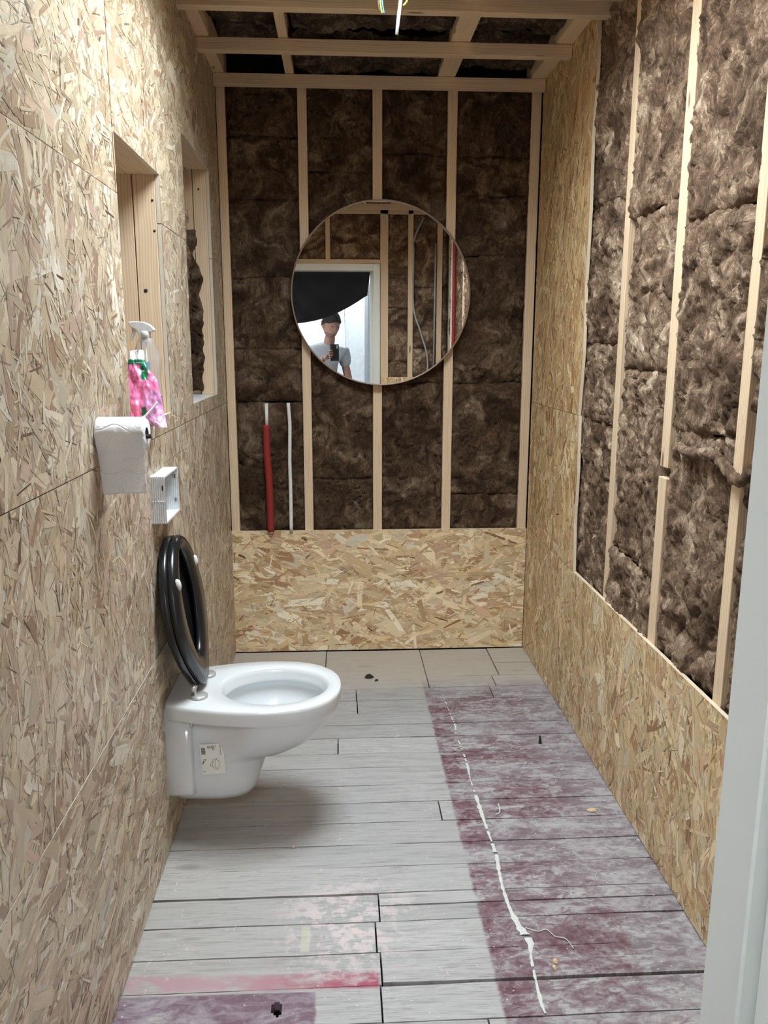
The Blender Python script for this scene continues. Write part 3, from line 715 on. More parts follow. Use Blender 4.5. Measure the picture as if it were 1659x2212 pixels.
ink_line([(.0125, .049), (.010, .0475), (.0085, .050), (.0085, .053), (.010, .055), (.0125, .054)]); ink_line([(.016, .049), (.0145, .0475), (.013, .050), (.0145, .052)]); ink_rect(.003, .008, .060, .0625); ink_rect(.0055, .0095, .054, .058)
mesh('sticker_print', V, F, M['ink'], stk)['kind'] = 'stuff'
V = []; F = []
ink_line([(.047, .048), (.036, .051), (.028, .064), (.026, .070), (.036, .074)], .0005); ink_line([(.047, .048), (.043, .054), (.034, .058), (.033, .068), (.036, .078), (.043, .083), (.048, .083), (.052, .072), (.054, .060), (.047, .048)], .0005)
ink_line([(.043, .059), (.040, .066), (.041, .075), (.045, .080)], .0005)
mesh('sticker_drawing', V, F, M['ink_grey'], stk)
def text_mesh(name, txt, size, frame, m, parent):
    cu = bpy.data.curves.new(name, 'FONT'); cu.body = txt; cu.size = size; cu.fill_mode = 'FRONT' if hasattr(cu, 'fill_mode') else cu.fill_mode; cu.resolution_u = 2
    to = bpy.data.objects.new(name, cu); C.objects.link(to); bpy.context.view_layer.update()
    me = bpy.data.meshes.new_from_object(to.evaluated_get(bpy.context.evaluated_depsgraph_get())); bpy.data.objects.remove(to)
    for v in me.vertices: v.co = Vector(frame(v.co.x, v.co.y))
    me.materials.clear(); me.materials.append(m); return link(name, me, parent)
text_mesh('sticker_number', '001.7904.00.1', .0062, lambda a, b: sp(.0585 + b, .005 + a), M['ink'], stk)
# seat and lid, both standing up against the wall
HX, HZ = .092, .474
def seat_pt(a, b, t):                                  # a along the seat from the hinge, b sideways, t toward the viewer
    th = .135; return (HX - a * math.sin(th) + t * math.cos(th), TY + b, HZ + a * math.cos(th) + t * math.sin(th))
def seat_out(k, grow=0.0, L=.455):
    a = 2 * PI * k / N; ca = math.cos(a); sa = math.sin(a)
    along = .225 - .235 * ca if ca > 0 else .225 - (L - .225) * ca
    taper = 1.0 if ca < 0 else 1 - .50 * ca ** 1.5
    return along - grow * ca, (.186 + grow) * sa * taper
def seat_in(k, grow=0.0):
    a = 2 * PI * k / N; ca = math.cos(a); return .262 - ((.152 if ca < 0 else .175) + grow) * ca, (.100 + grow) * math.sin(a) * (1 if ca < 0 else 1 - .25 * ca ** 2)
RG = []
for (src, gr, t) in [(seat_out, -.004, -.004), (seat_out, 0, 0), (seat_out, .0, .008), (seat_out, -.006, .016), (seat_out, -.018, .021), (seat_in, .024, .020), (seat_in, .008, .014), (seat_in, 0, .006), (seat_in, 0, -.003)]:
    RG.append([seat_pt(*src(k, gr), t) for k in range(N)])
RG.append(RG[0])
seat = loft('seat_ring', RG, M['black'], toilet, cap0=False, cap1=False)
RG = []
for (gr, t) in [(-.03, -.034), (-.012, -.032), (-.001, -.026), (.001, -.018), (.0, -.008), (-.008, -.006), (-.03, -.014), (-.08, -.018), (-.14, -.019)]:
    RG.append([seat_pt(*seat_out(k, gr), t) for k in range(N)])
loft('seat_lid', RG, M['black'], toilet)
for (a, b) in [(.345, -.140), (.345, .128)]:
    p = Vector(seat_pt(a, b, .017)); n = (Vector(seat_pt(a, b, .03)) - p).normalized(); up = (Vector(seat_pt(a + .1, b, .017)) - p).normalized(); si = n.cross(up)
    RG = []
    for rr, hh in [(1, -.004), (1, .004), (.8, .009), (.4, .011)]:
        RG.append([tuple(p + n * hh + (up * math.cos(q) * .017 + si * math.sin(q) * .0085) * rr) for q in np.linspace(0, 2 * PI, 16, endpoint=False)])
    bp = loft('bumper', RG, M['rubber'], seat)
for yy, xx in ((TY - .080, .097), (TY + .080, .097)):
    hb = lathe('hinge_disc', [(0, RIM + .0005), (.0245, RIM + .0005), (.0255, RIM + .003), (.0255, RIM + .007), (.023, RIM + .0095), (0, RIM + .010)], M['hinge'], toilet, 28, (xx, yy, 0))
    tube('hinge_pin', [(xx - .012, yy, RIM + .009), (xx - .013, yy, HZ + .014)], .0048, M['hinge'], hb, 10)
    tube('hinge_knuckle', [(xx - .014, yy - .013, HZ + .012), (xx - .014, yy + .013, HZ + .012)], .0080, M['hinge'], hb, 14)

# ---- toilet paper on its peg
tp = tag(empty('toilet_paper_roll', (.055, 1.75, 1.281)), 'white toilet paper roll with its last sheet hanging down the left chipboard wall', 'toilet paper')
def rollring(x, r, n=48, j=0): return [(x, 1.75 + r * (1 + .02 * math.sin(3 * a + j)) * math.cos(a), 1.283 + r * .97 * math.sin(a)) for a in np.linspace(0, 2 * PI, n, endpoint=False)]
loft('roll', [rollring(.003, .015), rollring(.003, .033), rollring(.006, .0355), rollring(.055, .0362, j=1), rollring(.101, .0358), rollring(.104, .034), rollring(.104, .0155)], M['paper'], tp, cap0=False, cap1=False)
loft('core', [rollring(.004, .0152), rollring(.1035, .0152)], plain('cardboard_core', s2l((120, 104, 92)), .9), tp, cap0=False, cap1=False)
V = []; F = []; nu, nv = 26, 36
for j in range(nv + 1):
    t = j / nv
    for i in range(nu + 1):
        q = i / nu
        if t < .25:
            a = PI / 2 + (t / .25) * PI / 2; y = 1.75 + .0375 * math.cos(a); z = 1.283 + .037 * math.sin(a)
        else:
            tt = (t - .25) / .75; y = 1.7125 + .006 * math.sin(tt * 2.2 + q) + .003 * math.sin(q * 7 + tt * 5) - .004 * tt; z = 1.283 - .122 * tt
        lx = .003 + .017 * max(0, (t - .2)) ** 1.3; rx = .1035 + .006 * max(0, t - .25)
        V.append((lx + (rx - lx) * q, y + .0007 * math.sin(q * 23 + t * 31), z + (.004 * (q - .5) if j == nv else 0)))
for j in range(nv):
    for i in range(nu): a = j * (nu + 1) + i; F.append((a, a + 1, a + nu + 2, a + nu + 1))
o = mesh('hanging_sheet', V, F, M['paper'], tp, smooth=True); sm = o.modifiers.new('t', 'SOLIDIFY'); sm.thickness = .0008
pg = tube('wall_peg', [(-.01, 1.75, 1.275), (.112, 1.75, 1.279)], .005, M['debris']); tag(pg, 'dark wall peg carrying the toilet paper roll', 'peg')

# ---- white ribbed flush-plate box
fb = tag(empty('flush_box', (0, 2.28, 1.055)), 'white ribbed plastic rectangular flush box sticking out of the left wall', 'wall box')
y0, y1, z0, z1 = 2.188, 2.372, .990, 1.121; V = []; F = []
def rect_ring(x, e): return [(x, y0 - e, z0 - e), (x, y1 + e, z0 - e), (x, y1 + e, z1 + e), (x, y0 - e, z1 + e)]
RG = []
for i in range(7):
    x = .000 + i * .0058
    RG += [rect_ring(x, 0), rect_ring(x + .0040, 0), rect_ring(x + .0041, -.0022), rect_ring(x + .0056, -.0022)]
RG += [rect_ring(.041, 0), rect_ring(.041, -.003)]
for i in range(6, -1, -1):
    x = .000 + i * .0058; RG += [rect_ring(x + .0056, -.0052), rect_ring(x + .0041, -.0040), rect_ring(x + .0002, -.0040)]
loft('box_frame', RG, M['white_plastic'], fb, cap0=False, cap1=False, smooth=False)
box('box_back', .0015, .004, y0 + .002, y1 - .002, z0 + .002, z1 - .002, plain('box_inner_panel', (.45, .45, .46), .6), fb)
for z in (1.094, 1.024): box('clip_slot', .026, .036, y1 - .0042, y1 - .0030, z - .006, z + .006, M['ink_grey'], fb)
box('clip_slot', .032, .036, y0 - .0006, y0 + .001, 1.082, 1.096, M['ink'], fb)
for i in range(5): lathe('clip_dot', [(0, -.0016), (.0022, -.0010), (.0026, 0)], M['white_plastic'], fb, 8, (.006 + i * .0075, y0 - .0001, 1.052), 'y')

# ---- spray bottle in the first niche
BX, BY = -.022, 2.335
sb = tag(empty('spray_bottle', (BX, BY, 1.268)), 'clear spray bottle with a white trigger head standing in the wall niche', 'spray bottle')
bp_ = [(.034, 1.2685), (.040, 1.273), (.041, 1.30), (.038, 1.345), (.036, 1.375), (.039, 1.405), (.041, 1.428), (.038, 1.437), (.034, 1.446), (.030, 1.464), (.023, 1.482), (.014, 1.493), (.012, 1.497)]
lathe('bottle', bp_, M['clear'], sb, 32, (BX, BY, 0), sy=.62)
lathe('collar', [(.0135, 1.492), (.0148, 1.493), (.0148, 1.508), (.012, 1.510)], M['white_plastic'], sb, 20, (BX, BY, 0))
tube('dip_tube', [(BX - .002, BY, 1.275), (BX, BY, 1.495)], .0022, M['white_plastic'], sb, 8)
def hp(a, b): u = 240 + a / 7.375; v = 660 + b / 7.375; return (-.067 + (u - 268) * .0011 + .0012, 1.5325 - (v - 697) * .00128)
def profile_solid(name, pts, half, m, parent, bev=.004):
    P = [hp(*p) for p in pts]; n = len(P); V = [(x, BY - half, z) for x, z in P] + [(x, BY + half, z) for x, z in P]
    F = [tuple(range(n)), tuple(reversed(range(n, 2 * n)))] + [(i, i + n, (i + 1) % n + n, (i + 1) % n) for i in range(n)]
    bm = bmesh.new(); vs2 = [bm.verts.new(v) for v in V]; [bm.faces.new([vs2[i] for i in f]) for f in F]; bmesh.ops.recalc_face_normals(bm, faces=bm.faces)
    me = bpy.data.meshes.new(name); bm.to_mesh(me); bm.free(); me.materials.append(m); o = link(name, me, parent); bevel(o, bev, 3)
    return o
profile_solid('trigger_head', [(205, 262), (330, 255), (480, 262), (590, 300), (665, 362), (682, 392), (655, 412), (580, 424), (548, 446), (575, 485), (572, 588), (440, 588), (402, 490), (345, 385), (255, 345), (207, 300)], .011, M['white_plastic'], sb, .0022)
profile_solid('trigger', [(262, 345), (335, 375), (300, 470), (262, 530), (226, 562), (212, 548), (250, 480)], .006, M['white_plastic'], sb, .0015)
V = []; F = []                                         # blue label strip wrapped on the far left part
def label_strip(name, a0, a1, z0, z1, m):
    V = []; F = []; n = 10
    for z in (z0, z1):
        r = .0405 if z > 1.39 else .039
        for i in range(n + 1): a = a0 + (a1 - a0) * i / n; V.append((BX + r * math.cos(a), BY + r * .625 * math.sin(a), z))
    for i in range(n): F.append((i, i + 1, n + 2 + i, n + 1 + i))
    mesh(name, V, F, m, sb, smooth=True)
label_strip('label', -2.6, -1.25, 1.372, 1.425, M['blue_label']); label_strip('label_print', -1.1, -.3, 1.282, 1.296, M['blue_dark']); label_strip('label_print', -.8, -.2, 1.315, 1.33, M['blue_dark'])

# ---- pink refill pouch leaning in front of the bottle
PY = 2.245
pc = tag(empty('refill_pouch', (-.02, PY, 1.268)), 'crumpled pink and green soap refill pouch leaning in front of the clear spray bottle', 'refill pouch')
fx = lambda u: -.0475 + (u - 268) * .00106; fz = lambda v: 1.469 + (.060 - (v - 697) * .00121) * 1.02
prow = [(755, 274, 293), (757, 262, 296), (776, 258, 300), (787, 256, 304), (800, 255, 313), (821, 255, 333), (845, 256, 339), (860, 257, 344), (880, 258, 347), (900, 262, 353), (908, 296, 357), (921, 335, 362)]
V = []; F = []; COL = []; nu, nv = 40, 60
py = [r[0] for r in prow]
for sgn in (1, -1):
    for j in range(nv + 1):
        v = 755 + (921 - 755) * j / nv; l = np.interp(v, py, [r[1] for r in prow]); r_ = np.interp(v, py, [r[2] for r in prow])
        for i in range(nu + 1):
            q = i / nu; u = l + (r_ - l) * q; pil = math.sqrt(max(0, 1 - (2 * q - 1) ** 2)) * .010 * min(1, (v - 750) / 25)
            cr = float(fbm(np.array(u * .05), np.array(v * .035), 3, 3)) * .006 + .004 * abs(math.sin((u * .9 - v * .55) * .09))
            V.append((fx(u), PY - sgn * pil - cr + .0004 * (860 - v) - (.012 if v > 900 else 0) * (v - 900) / 21, fz(v)))
            c = s2l((236, 128, 178))
            if v < 776: c = s2l((232, 234, 236))
            elif v < 788: c = s2l((30, 130, 95))
            elif sgn > 0 and 291 - (v > 815) * 0 < u < 310 - 0 and v < 821 - max(0, 296 - u) * 1.2: c = s2l((36, 128, 88))
            elif sgn > 0 and 296 < u < 307 and 877 < v < 897: c = s2l((30, 92, 66))
            elif u > 306 + (845 - v) * .2 and v > 842: c = s2l((206, 140, 186))
            if v > 893 and u > 318 and (int(u * 1.7 + v * 2.3) % 5 == 0): c = s2l((240, 225, 235))
            COL.append(c)
nn = (nu + 1) * (nv + 1)
for sg in (0, 1):
    for j in range(nv):
        for i in range(nu):
            a = sg * nn + j * (nu + 1) + i; F.append((a, a + nu + 1, a + nu + 2, a + 1) if sg == 0 else (a, a + 1, a + nu + 2, a + nu + 1))
mesh('pouch', V, F, M['pouch'], pc, smooth=True, col=np.array(COL, dtype=np.float32))
pf = lambda u, v: (fx(u), PY - .0245 + .0004 * (860 - v), fz(v))
text_mesh('pouch_text', '-60% MINDER PLASTIC', .0035, lambda a, b: pf(274 + a * 950, 784 - b * 850), M['white_plastic'], pc)
text_mesh('pouch_text', 'kid', .007, lambda a, b: pf(296 + a * 950, 802 - b * 850), M['white_plastic'], pc)
tube('folded_tail', spline([pf(338, 866), pf(330, 876), pf(318, 888), pf(309, 896), pf(304, 899)], 4), .0035, M['white_plastic'], pc, 8)
for (u, v) in [(342, 893), (349, 905), (338, 912)]:
    tube('pouch_highlight', [pf(u - 4, v - 3), pf(u, v), pf(u + 4, v - 2)], .0009, M['white_plastic'], pc, 6)
sl = tube('wood_sliver', spline([(.004, 2.50, 1.262), (.022, 2.49, 1.255), (.028, 2.52, 1.235), (.016, 2.54, 1.222)], 5), .0012, M['chip']); tag(sl, 'thin pale wood sliver sticking out below the first niche', 'splinter')
iw = tag(empty('insulation_scrap', (-.09, 3.44, 1.27)), 'dark brown strip of mineral wool hanging inside the far wall niche', 'insulation')
s += 1; batt(iw, -.115, -.055, 1.272, 1.93, lambda u, v, h: (u + .012 * math.sin(v * 9), 3.470 - h, v), M['wool'], 301, step=.006, bulge=.014, amp=.01, rough=.008, ragged=.02, name='wool_strip')
s += 1; batt(iw, -.125, -.085, 1.64, 2.0, lambda u, v, h: (u, 3.435 - h, v), M['wool_right'], 302, step=.006, bulge=.014, amp=.01, rough=.008, ragged=.02, name='wool_strip')

# ---- round mirror
MX, MZ, MR = .7095, 1.6965, .4035; MY = 3.722
mi = tag(empty('round_mirror', (MX, 3.76, MZ)), 'large round mirror with a thin taupe metal frame hung on the back wall studs', 'mirror')
mesh('mirror_glass', [(MX + (MR - .006) * math.cos(a), MY + .003, MZ + (MR - .006) * math.sin(a)) for a in np.linspace(0, 2 * PI, 128, endpoint=False)], [tuple(range(128))], M['mirror'], mi)
lathe('mirror_frame', [(MR - .007, MY + .004), (MR - .0065, MY - .003), (MR - .003, MY - .005), (MR, MY - .003), (MR, 3.7615), (MR - .02, 3.7615), (MR - .02, MY + .006), (MR - .007, MY + .004)], M['mirror_frame'], mi, 128, (MX, 0, MZ), 'y')

# ---- water pipes on the back wall
rp = tag(empty('red_sleeved_pipe', (.178, 3.73, .60)), 'white water pipe in a dark red foam sleeve rising behind the low back panel', 'pipe')
tube('sleeve', spline([(.180, 3.742, 1.112), (.180, 3.742, .98), (.186, 3.742, .85), (.188, 3.742, .72), (.188, 3.742, .609)], 5), .0165, M['red_foam'], rp, 16)
tube('pipe', [(.183, 3.742, 1.211), (.182, 3.742, 1.10)], .0080, M['white_pipe'], rp, 12)
wp = tube('white_water_pipe', spline([(.283, 3.742, 1.213), (.285, 3.742, 1.17), (.288, 3.742, 1.10), (.284, 3.742, .95), (.285, 3.742, .80), (.284, 3.742, .609)], 5), .0085, M['white_pipe'])
tag(wp, 'bare white plastic water pipe right of the red sleeved pipe on the back wall', 'pipe')

# ---- cables hanging from the ceiling
cc = tube('white_cable_conduit', [(.683, 2.4, 2.300), (.688, 2.4, 2.345), (.694, 2.4, 2.39), (.70, 2.405, 2.45), (.712, 2.44, 2.55)], .0045, M['white_plastic'], n=12); tag(cc, 'white plastic cable conduit hanging straight down from the ceiling', 'conduit')
for m_, dx, lab in (('wire_brown', -.0055, 'brown electric wire hanging left of the yellow and blue ones'), ('wire_yellow', 0, 'yellow-green electric wire hanging between the brown and the blue wire'), ('wire_blue', .0055, 'blue electric wire hanging just left of the white conduit')):
    b = .006 if m_ == 'wire_brown' else 0
    w = tube('electric_wire', spline([(.643 + dx, 2.4, 2.351 + b), (.640 + dx, 2.4, 2.365), (.638 + dx, 2.401, 2.40), (.650 + dx, 2.415, 2.48), (.66 + dx, 2.43, 2.55)], 4), .0018, M[m_], n=8); tag(w, lab, 'wire')
w = tube('electric_wire', spline([(.7005, 2.4, 2.371), (.707, 2.4, 2.378), (.711, 2.4, 2.386), (.716, 2.405, 2.42), (.725, 2.43, 2.55)], 4), .0022, M['wire_yellow'], n=8); tag(w, 'short curled yellow wire right of the white conduit', 'wire')

# ---- pipes and conduits seen only in the mirror
p1 = tube('white_riser_pipe', spline([(1.418, .90, 2.50), (1.415, .90, 2.0), (1.418, .905, 1.3), (1.418, .90, .62)], 5), .008, M['white_pipe']); tag(p1, 'white riser pipe on the right wall beside the doorway, seen in the mirror', 'pipe')
p2 = tube('red_riser_pipe', spline([(1.41, 1.06, 2.50), (1.412, 1.06, 2.0), (1.412, 1.07, 1.3), (1.41, 1.07, .62)], 5), .014, M['red_foam']); tag(p2, 'red sleeved riser pipe on the right wall near the doorway, seen in the mirror', 'pipe')
p3 = tube('grey_conduit', spline([(1.225, YF + .004, 2.50), (1.145, YF + .004, 2.33), (1.143, YF + .002, 2.2), (1.143, YF + .002, 1.8), (1.20, YF + .004, 1.6), (1.262, YF + .004, 1.40), (1.268, YF + .004, 1.25)], 6), .0075, M['cable_grey']); tag(p3, 'grey conduit bending across the insulation beside the doorway, seen in the mirror', 'conduit')
p4 = tube('grey_conduit', [(1.325, YF + .004, 2.30), (1.322, YF + .004, 1.8), (1.318, YF + .004, 1.22)], .0075, M['cable_grey']); tag(p4, 'straight vertical grey conduit at the corner stud beside the doorway, seen in the mirror', 'conduit')
cb = tube('hall_cable', spline([(.585, -1.235, 2.3), (.583, -1.235, 1.7), (.580, -1.235, 1.2), (.565, -1.235, .6), (.57, -1.235, .01)], 5), .004, M['blue_dark']); tag(cb, 'thin blue cable running down the white hall wall, seen in the mirror', 'cable')

# ---- black curtain across the top of the doorway
V = []; F = []; nu, nv = 60, 24; cyv = YF - .17
for j in range(nv + 1):
    t = j / nv
    for i in range(nu + 1):
        q = i / nu; xt = -.05 + .845 * q; xb = .10 + .665 * q; zt = 2.115; zb = 1.655 + .235 * max(0, (q - .0)) ** 1.1 - .05 * math.sin(q * PI)
        fold = .018 * math.sin(q * 9 + t * 6) * t + .004 * math.sin(q * 23 - t * 9)
        V.append((xt * (1 - t) + xb * t, cyv + fold, zt * (1 - t) + zb * t))
for j in range(nv):
    for i in range(nu): a = j * (nu + 1) + i; F.append((a, a + 1, a + nu + 2, a + nu + 1))
cu = mesh('black_curtain', V, F, M['curtain'], smooth=True); tag(cu, 'black cloth gathered up across the top of the doorway, seen in the mirror', 'curtain')
sm = cu.modifiers.new('t', 'SOLIDIFY'); sm.thickness = .002

# ---- the person holding the phone
pe = tag(empty('person', (.40, -.36, 0)), 'dark-haired person in a light grey t-shirt holding up a phone, seen in the mirror', 'person')
def skin_body(name, pts, edges, m, parent, root=0, sub=2):
    me = bpy.data.meshes.new(name); me.from_pydata([p[:3] for p in pts], edges, []); me.materials.append(m); o = link(name, me, parent)
    o.modifiers.new('skin', 'SKIN'); me.skin_vertices.new() if not me.skin_vertices else None
    sv = me.skin_vertices[0].data
    for i, p in enumerate(pts): sv[i].radius = (p[3], p[4] if len(p) > 4 else p[3]); sv[i].use_root = (i == root)
    subsurf(o, sub)
    for md in o.modifiers:
        if md.type == 'SKIN': md.use_smooth_shade = True
    return o
BYc = -.40
# full body in one surface (skin), clothes over it
P = [(.38, BYc, .95, .13, .09), (.385, BYc, 1.12, .11, .08), (.39, BYc, 1.28, .12, .08), (.40, BYc, 1.38, .07, .06), (.43, BYc + .02, 1.50, .055), (.445, BYc + .04, 1.60, .055),
     (.22, BYc, 1.38, .04), (.16, BYc + .04, 1.18, .043), (.30, BYc + .26, 1.30, .032), (.385, BYc + .33, 1.355, .026),
     (.56, BYc, 1.38, .04), (.61, BYc - .02, 1.16, .042), (.60, BYc + .08, .93, .032), (.595, BYc + .11, .86, .03),
     (.29, BYc, .88, .085), (.28, BYc, .50, .058), (.28, BYc - .02, .10, .040), (.28, BYc + .10, .04, .038),
     (.47, BYc, .88, .085), (.48, BYc, .50, .058), (.48, BYc - .02, .10, .040), (.48, BYc + .10, .04, .038)]
E_ = [(0, 1), (1, 2), (2, 3), (3, 4), (4, 5), (3, 6), (6, 7), (7, 8), (8, 9), (3, 10), (10, 11), (11, 12), (12, 13), (0, 14), (14, 15), (15, 16), (16, 17), (0, 18), (18, 19), (19, 20), (20, 21)]
skin_body('body', P, E_, M['skin'], pe)
k = 1.14
skin_body('t_shirt', [(.38, BYc, .93, .165, .125), (.385, BYc, 1.12, .152, .112), (.39, BYc, 1.30, .168, .125), (.40, BYc, 1.42, .15, .11), (.215, BYc, 1.40, .082), (.175, BYc + .018, 1.26, .068), (.565, BYc, 1.40, .082), (.600, BYc - .01, 1.26, .066), (.425, BYc + .01, 1.482, .080, .074)],
          [(0, 1), (1, 2), (2, 3), (3, 4), (4, 5), (3, 6), (6, 7), (3, 8)], M['tshirt'], pe)
skin_body('trousers', [(.38, BYc, .98, .158, .12), (.29, BYc, .86, .098), (.28, BYc, .50, .074), (.28, BYc - .02, .10, .062), (.47, BYc, .86, .098), (.48, BYc, .50, .074), (.48, BYc - .02, .10, .062)],
          [(0, 1), (1, 2), (2, 3), (0, 4), (4, 5), (5, 6)], M['jeans'], pe)
for x in (.28, .48): skin_body('shoe', [(x, BYc - .03, .055, .045), (x, BYc + .06, .045, .045, .035), (x, BYc + .15, .036, .042, .028)], [(0, 1), (1, 2)], M['shoe'], pe)
# head
HC = Vector((.448, -.335, 1.662)); V = []; F = []; nr, ns = 36, 48
Rh = Matrix.Rotation(-.50, 3, 'Z') @ Matrix.Rotation(-.22, 3, 'X')
def head_pt(ph, th, gr=0.0):
    x = math.sin(ph) * math.cos(th); y_ = math.sin(ph) * math.sin(th); z = math.cos(ph)   # face looks +y
    rx, ry, rz = .077, .098, .122
    if z < 0: rx *= 1 - .30 * (-z) ** 1.5; ry *= 1 - .12 * (-z)
    p = Vector((x * (rx + gr), y_ * (ry + gr), z * (rz + gr)))
    if y_ > 0:
        fxn = p.x / .077
        nose = math.exp(-((p.x / .012) ** 2) - (((p.z + .018) / .026) ** 2)); p.y += .022 * nose
        brow = math.exp(-(((abs(p.x) - .03) / .022) ** 2) - (((p.z - .018) / .010) ** 2)); p.y += .005 * brow
        eye = math.exp(-(((abs(p.x) - .031) / .014) ** 2) - (((p.z - .002) / .010) ** 2)); p.y -= .008 * eye
        lips = math.exp(-((p.x / .022) ** 2) - (((p.z + .062) / .007) ** 2)); p.y += .005 * lips
        chin = math.exp(-((p.x / .026) ** 2) - (((p.z + .10) / .02) ** 2)); p.y += .010 * chin
    return p
for i in range(nr + 1):
    for j in range(ns): V.append(tuple(HC + Rh @ head_pt(PI * i / nr, 2 * PI * j / ns)))
for i in range(nr):
    for j in range(ns): a = i * ns + j; b = i * ns + (j + 1) % ns; F.append((a, a + ns, b + ns, b))
mesh('head', V, F, M['skin'], pe, smooth=True)
V = []; F = []
for i in range(nr + 1):
    for j in range(ns):
        ph = PI * i / nr * (.60 - .10 * max(0, math.cos(2 * (2 * PI * j / ns)))); th = 2 * PI * j / ns; front = max(0, math.sin(th)); ph2 = ph * (1 - .36 * front ** .7); V.append(tuple(HC + Rh @ head_pt(ph2, th, .013 + .006 * math.sin(j * .55 + 1) + .004 * math.sin(j * 1.7) * math.sin(i * 1.1) - (.012 if i == nr else 0))))
for i in range(nr):
    for j in range(ns): a = i * ns + j; b = i * ns + (j + 1) % ns; F.append((a, a + ns, b + ns, b))
mesh('hair', V, F, M['hair'], pe, smooth=True)
V = []; F = []                                         # short beard along the jaw
for i in range(11):
    for j in range(25):
        ph = PI * (.66 + .24 * i / 10); th = PI * (.5 + 1.3 * (j / 24 - .5)); V.append(tuple(HC + Rh @ head_pt(ph, th, .0028 if 0 < i < 10 and 0 < j < 24 else -.004)))
for i in range(10):
    for j in range(24): a = i * 25 + j; F.append((a, a + 25, a + 26, a + 1))
mesh('beard', V, F, M['stubble'], pe, smooth=True)
for sx_ in (-1, 1):
    e = HC + Rh @ Vector((sx_ * .030, .088, .002)); lathe('eye', [(.0001, .0065), (.004, .006), (.007, .002), (.0075, 0), (.007, -.003)], plain('eye_dark', (.10, .08, .07), .2), pe, 12, tuple(e), 'y')
    er = HC + Rh @ Vector((sx_ * .078, -.006, -.004)); RG = []
    for t_, w_ in ((-.012, .3), (-.006, 1), (.006, 1), (.010, .5)): RG.append([tuple(er + Rh @ Vector((sx_ * t_ * .6, .016 * w_ * math.cos(q), .030 * w_ * math.sin(q)))) for q in np.linspace(0, 2 * PI, 14, endpoint=False)])
    loft('ear', RG, M['skin'], pe)
# hand closed on the phone: palm plus five separate fingers
PH0, PH1 = (.442, -.0125, 1.336), (.520, -.0045, 1.486)
skin_body('palm', [(.385, BYc + .33, 1.352, .026, .024), (.412, -.046, 1.368, .036, .018), (.432, -.034, 1.392, .036, .014)], [(0, 1), (1, 2)], M['skin'], pe)
for kf, (z, l) in enumerate([(1.428, .030), (1.408, .034), (1.388, .032), (1.368, .024)]):
    skin_body('finger', [(.436, -.030, z - .008, .0095), (.4335, -.012, z, .0085), (.436, .003, z + .001, .008), (.436 + l * .5, .006, z + .002, .0075), (.436 + l, .0045, z + .002, .0065)], [(0, 1), (1, 2), (2, 3), (3, 4)], M['skin'], pe, sub=1)
skin_body('thumb', [(.425, -.040, 1.372, .012), (.446, -.034, 1.395, .0105), (.462, -.026, 1.412, .0095), (.476, -.0225, 1.424, .008)], [(0, 1), (1, 2), (2, 3)], M['skin'], pe, sub=1)
ph = tag(empty('phone', (.481, -.008, 1.336)), 'black smartphone held upright in the hand, seen in the mirror', 'phone')
b = box('phone_body', PH0[0], PH1[0], PH0[1], PH1[1], PH0[2], PH1[2], M['phone'], ph, .003)
box('camera_bump', .496, .514, -.0047, -.0037, 1.448, 1.480, M['ink_grey'], ph, .0004)

# ---- dried white paint line and scraps on the floor
pts = [(.947, 3.216, .3), (.953, 3.12, .5), (.957, 3.02, .25), (.963, 2.914, 1.0), (.955, 2.86, 1.1), (.958, 2.764, .6), (.962, 2.66, 1.0), (.962, 2.60, 1.3), (.957, 2.52, .35), (.960, 2.40, 1.5), (.960, 2.33, 2.0), (.962, 2.24, 1.3), (.965, 2.15, 1.3), (.966, 2.09, 1.9), (.960, 2.03, 1.4), (.955, 1.95, 1.2), (.957, 1.87, 1.6), (.967, 1.80, 2.6), (.980, 1.755, 3.2), (.984, 1.735, 2.0), (.975, 1.70, .9), (.970, 1.657, 1.0), (.966, 1.60, .8), (.964, 1.546, 1.6), (.966, 1.52, 1.0)]
V = []; F = []; n = 160; yy = np.linspace(3.216, 1.52, n); pyy = [-p[1] for p in pts]
cx_ = np.interp(-yy, pyy, [p[0] for p in pts]); wd = np.interp(-yy, pyy, [p[2] for p in pts]) * .0033 * (.6 + .8 * rng.random(n))
for i in range(n):
    for j, (q, h) in enumerate([(-1, 0), (-.5, 1), (.5, 1), (1, 0)]): V.append((cx_[i] + q * wd[i] + rng.normal(0, .0006), yy[i], .0012 + h * .0012 * min(1.5, wd[i] / .004)))
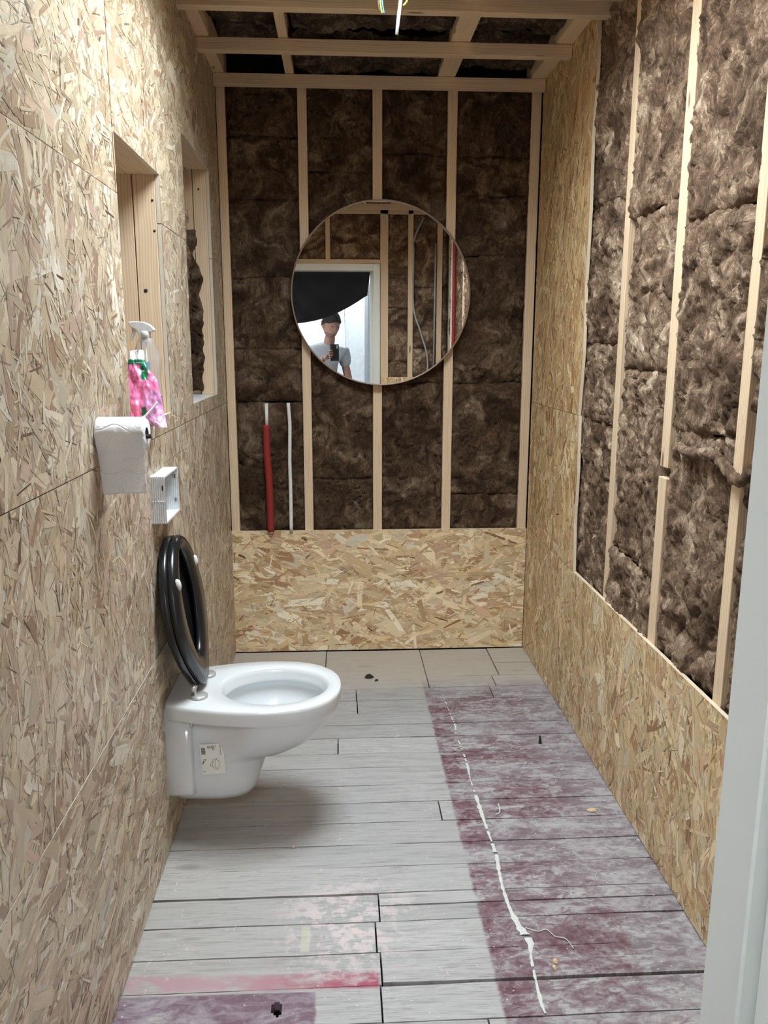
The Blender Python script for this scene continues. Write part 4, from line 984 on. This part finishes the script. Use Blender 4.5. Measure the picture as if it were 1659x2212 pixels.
for i in range(n - 1):
    if random.random() < (.30 if yy[i] > 2.42 else .04): continue
    for j in range(3): a = i * 4 + j; F.append((a, a + 4, a + 5, a + 1))
mesh('paint_streak', V, F, M['putty'], floor)
tube('paint_thread', spline([(.982, 1.79, .003), (1.01, 1.775, .003), (1.035, 1.78, .003), (1.05, 1.755, .003), (1.075, 1.745, .003), (1.085, 1.71, .003)], 5), .0011, M['putty'], floor, 6)
def scrap(name, x, y_, r, m, lab, cat, el=1.5, hh=.006):
    V = []; F = []; n = 9
    for (k_, z) in ((1, .0008), (.8, hh * .7), (.35, hh)):
        for i in range(n): a = 2 * PI * i / n; q = r * k_ * random.uniform(.65, 1.2); V.append((x + q * el * math.cos(a), y_ + q * math.sin(a), z + .001))
    for l in range(2):
        for i in range(n): F.append((l * n + i, l * n + (i + 1) % n, (l + 1) * n + (i + 1) % n, (l + 1) * n + i))
    F.append(tuple(range(2 * n, 3 * n))); F.append(tuple(reversed(range(n))))
    tag(mesh(name, V, F, m), lab, cat)
scrap('debris_clump', .640, 3.415, .014, M['debris'], 'dark clump of dirt on the wide boards near the back wall', 'debris', hh=.014)
scrap('debris_crumb', .672, 3.375, .006, M['debris'], 'small dark crumb just in front of the dirt clump near the back wall', 'debris')
scrap('wood_chip', 1.262, 2.765, .009, M['debris'], 'grey-brown wood chip standing on the floor near the right wall', 'wood chip', .7, .03)
scrap('wood_chip', 1.32, 2.31, .010, M['chip'], 'tan wood chip at the foot of the right chipboard wall', 'wood chip')
scrap('wood_chip', 1.028, 1.672, .008, M['chip'], 'pale wood chip on the maroon paint right of the white paint streak', 'wood chip', 1.1)
scrap('wood_chip', 1.022, 1.652, .007, M['chip'], 'cream wood chip just in front of the other chip on the maroon paint', 'wood chip', .9)
scrap('wood_chip', .368, 2.165, .003, M['chip'], 'tiny orange-tan chip on the floor in the shade below the toilet', 'wood chip')
t_ = tube('paint_curl', spline([(1.005, 2.30, .003), (1.018, 2.31, .003), (1.022, 2.33, .004), (1.024, 2.36, .003)], 5), .002, M['putty'], n=6); tag(t_, 'white curl of dried paint beside the white paint streak', 'paint curl')
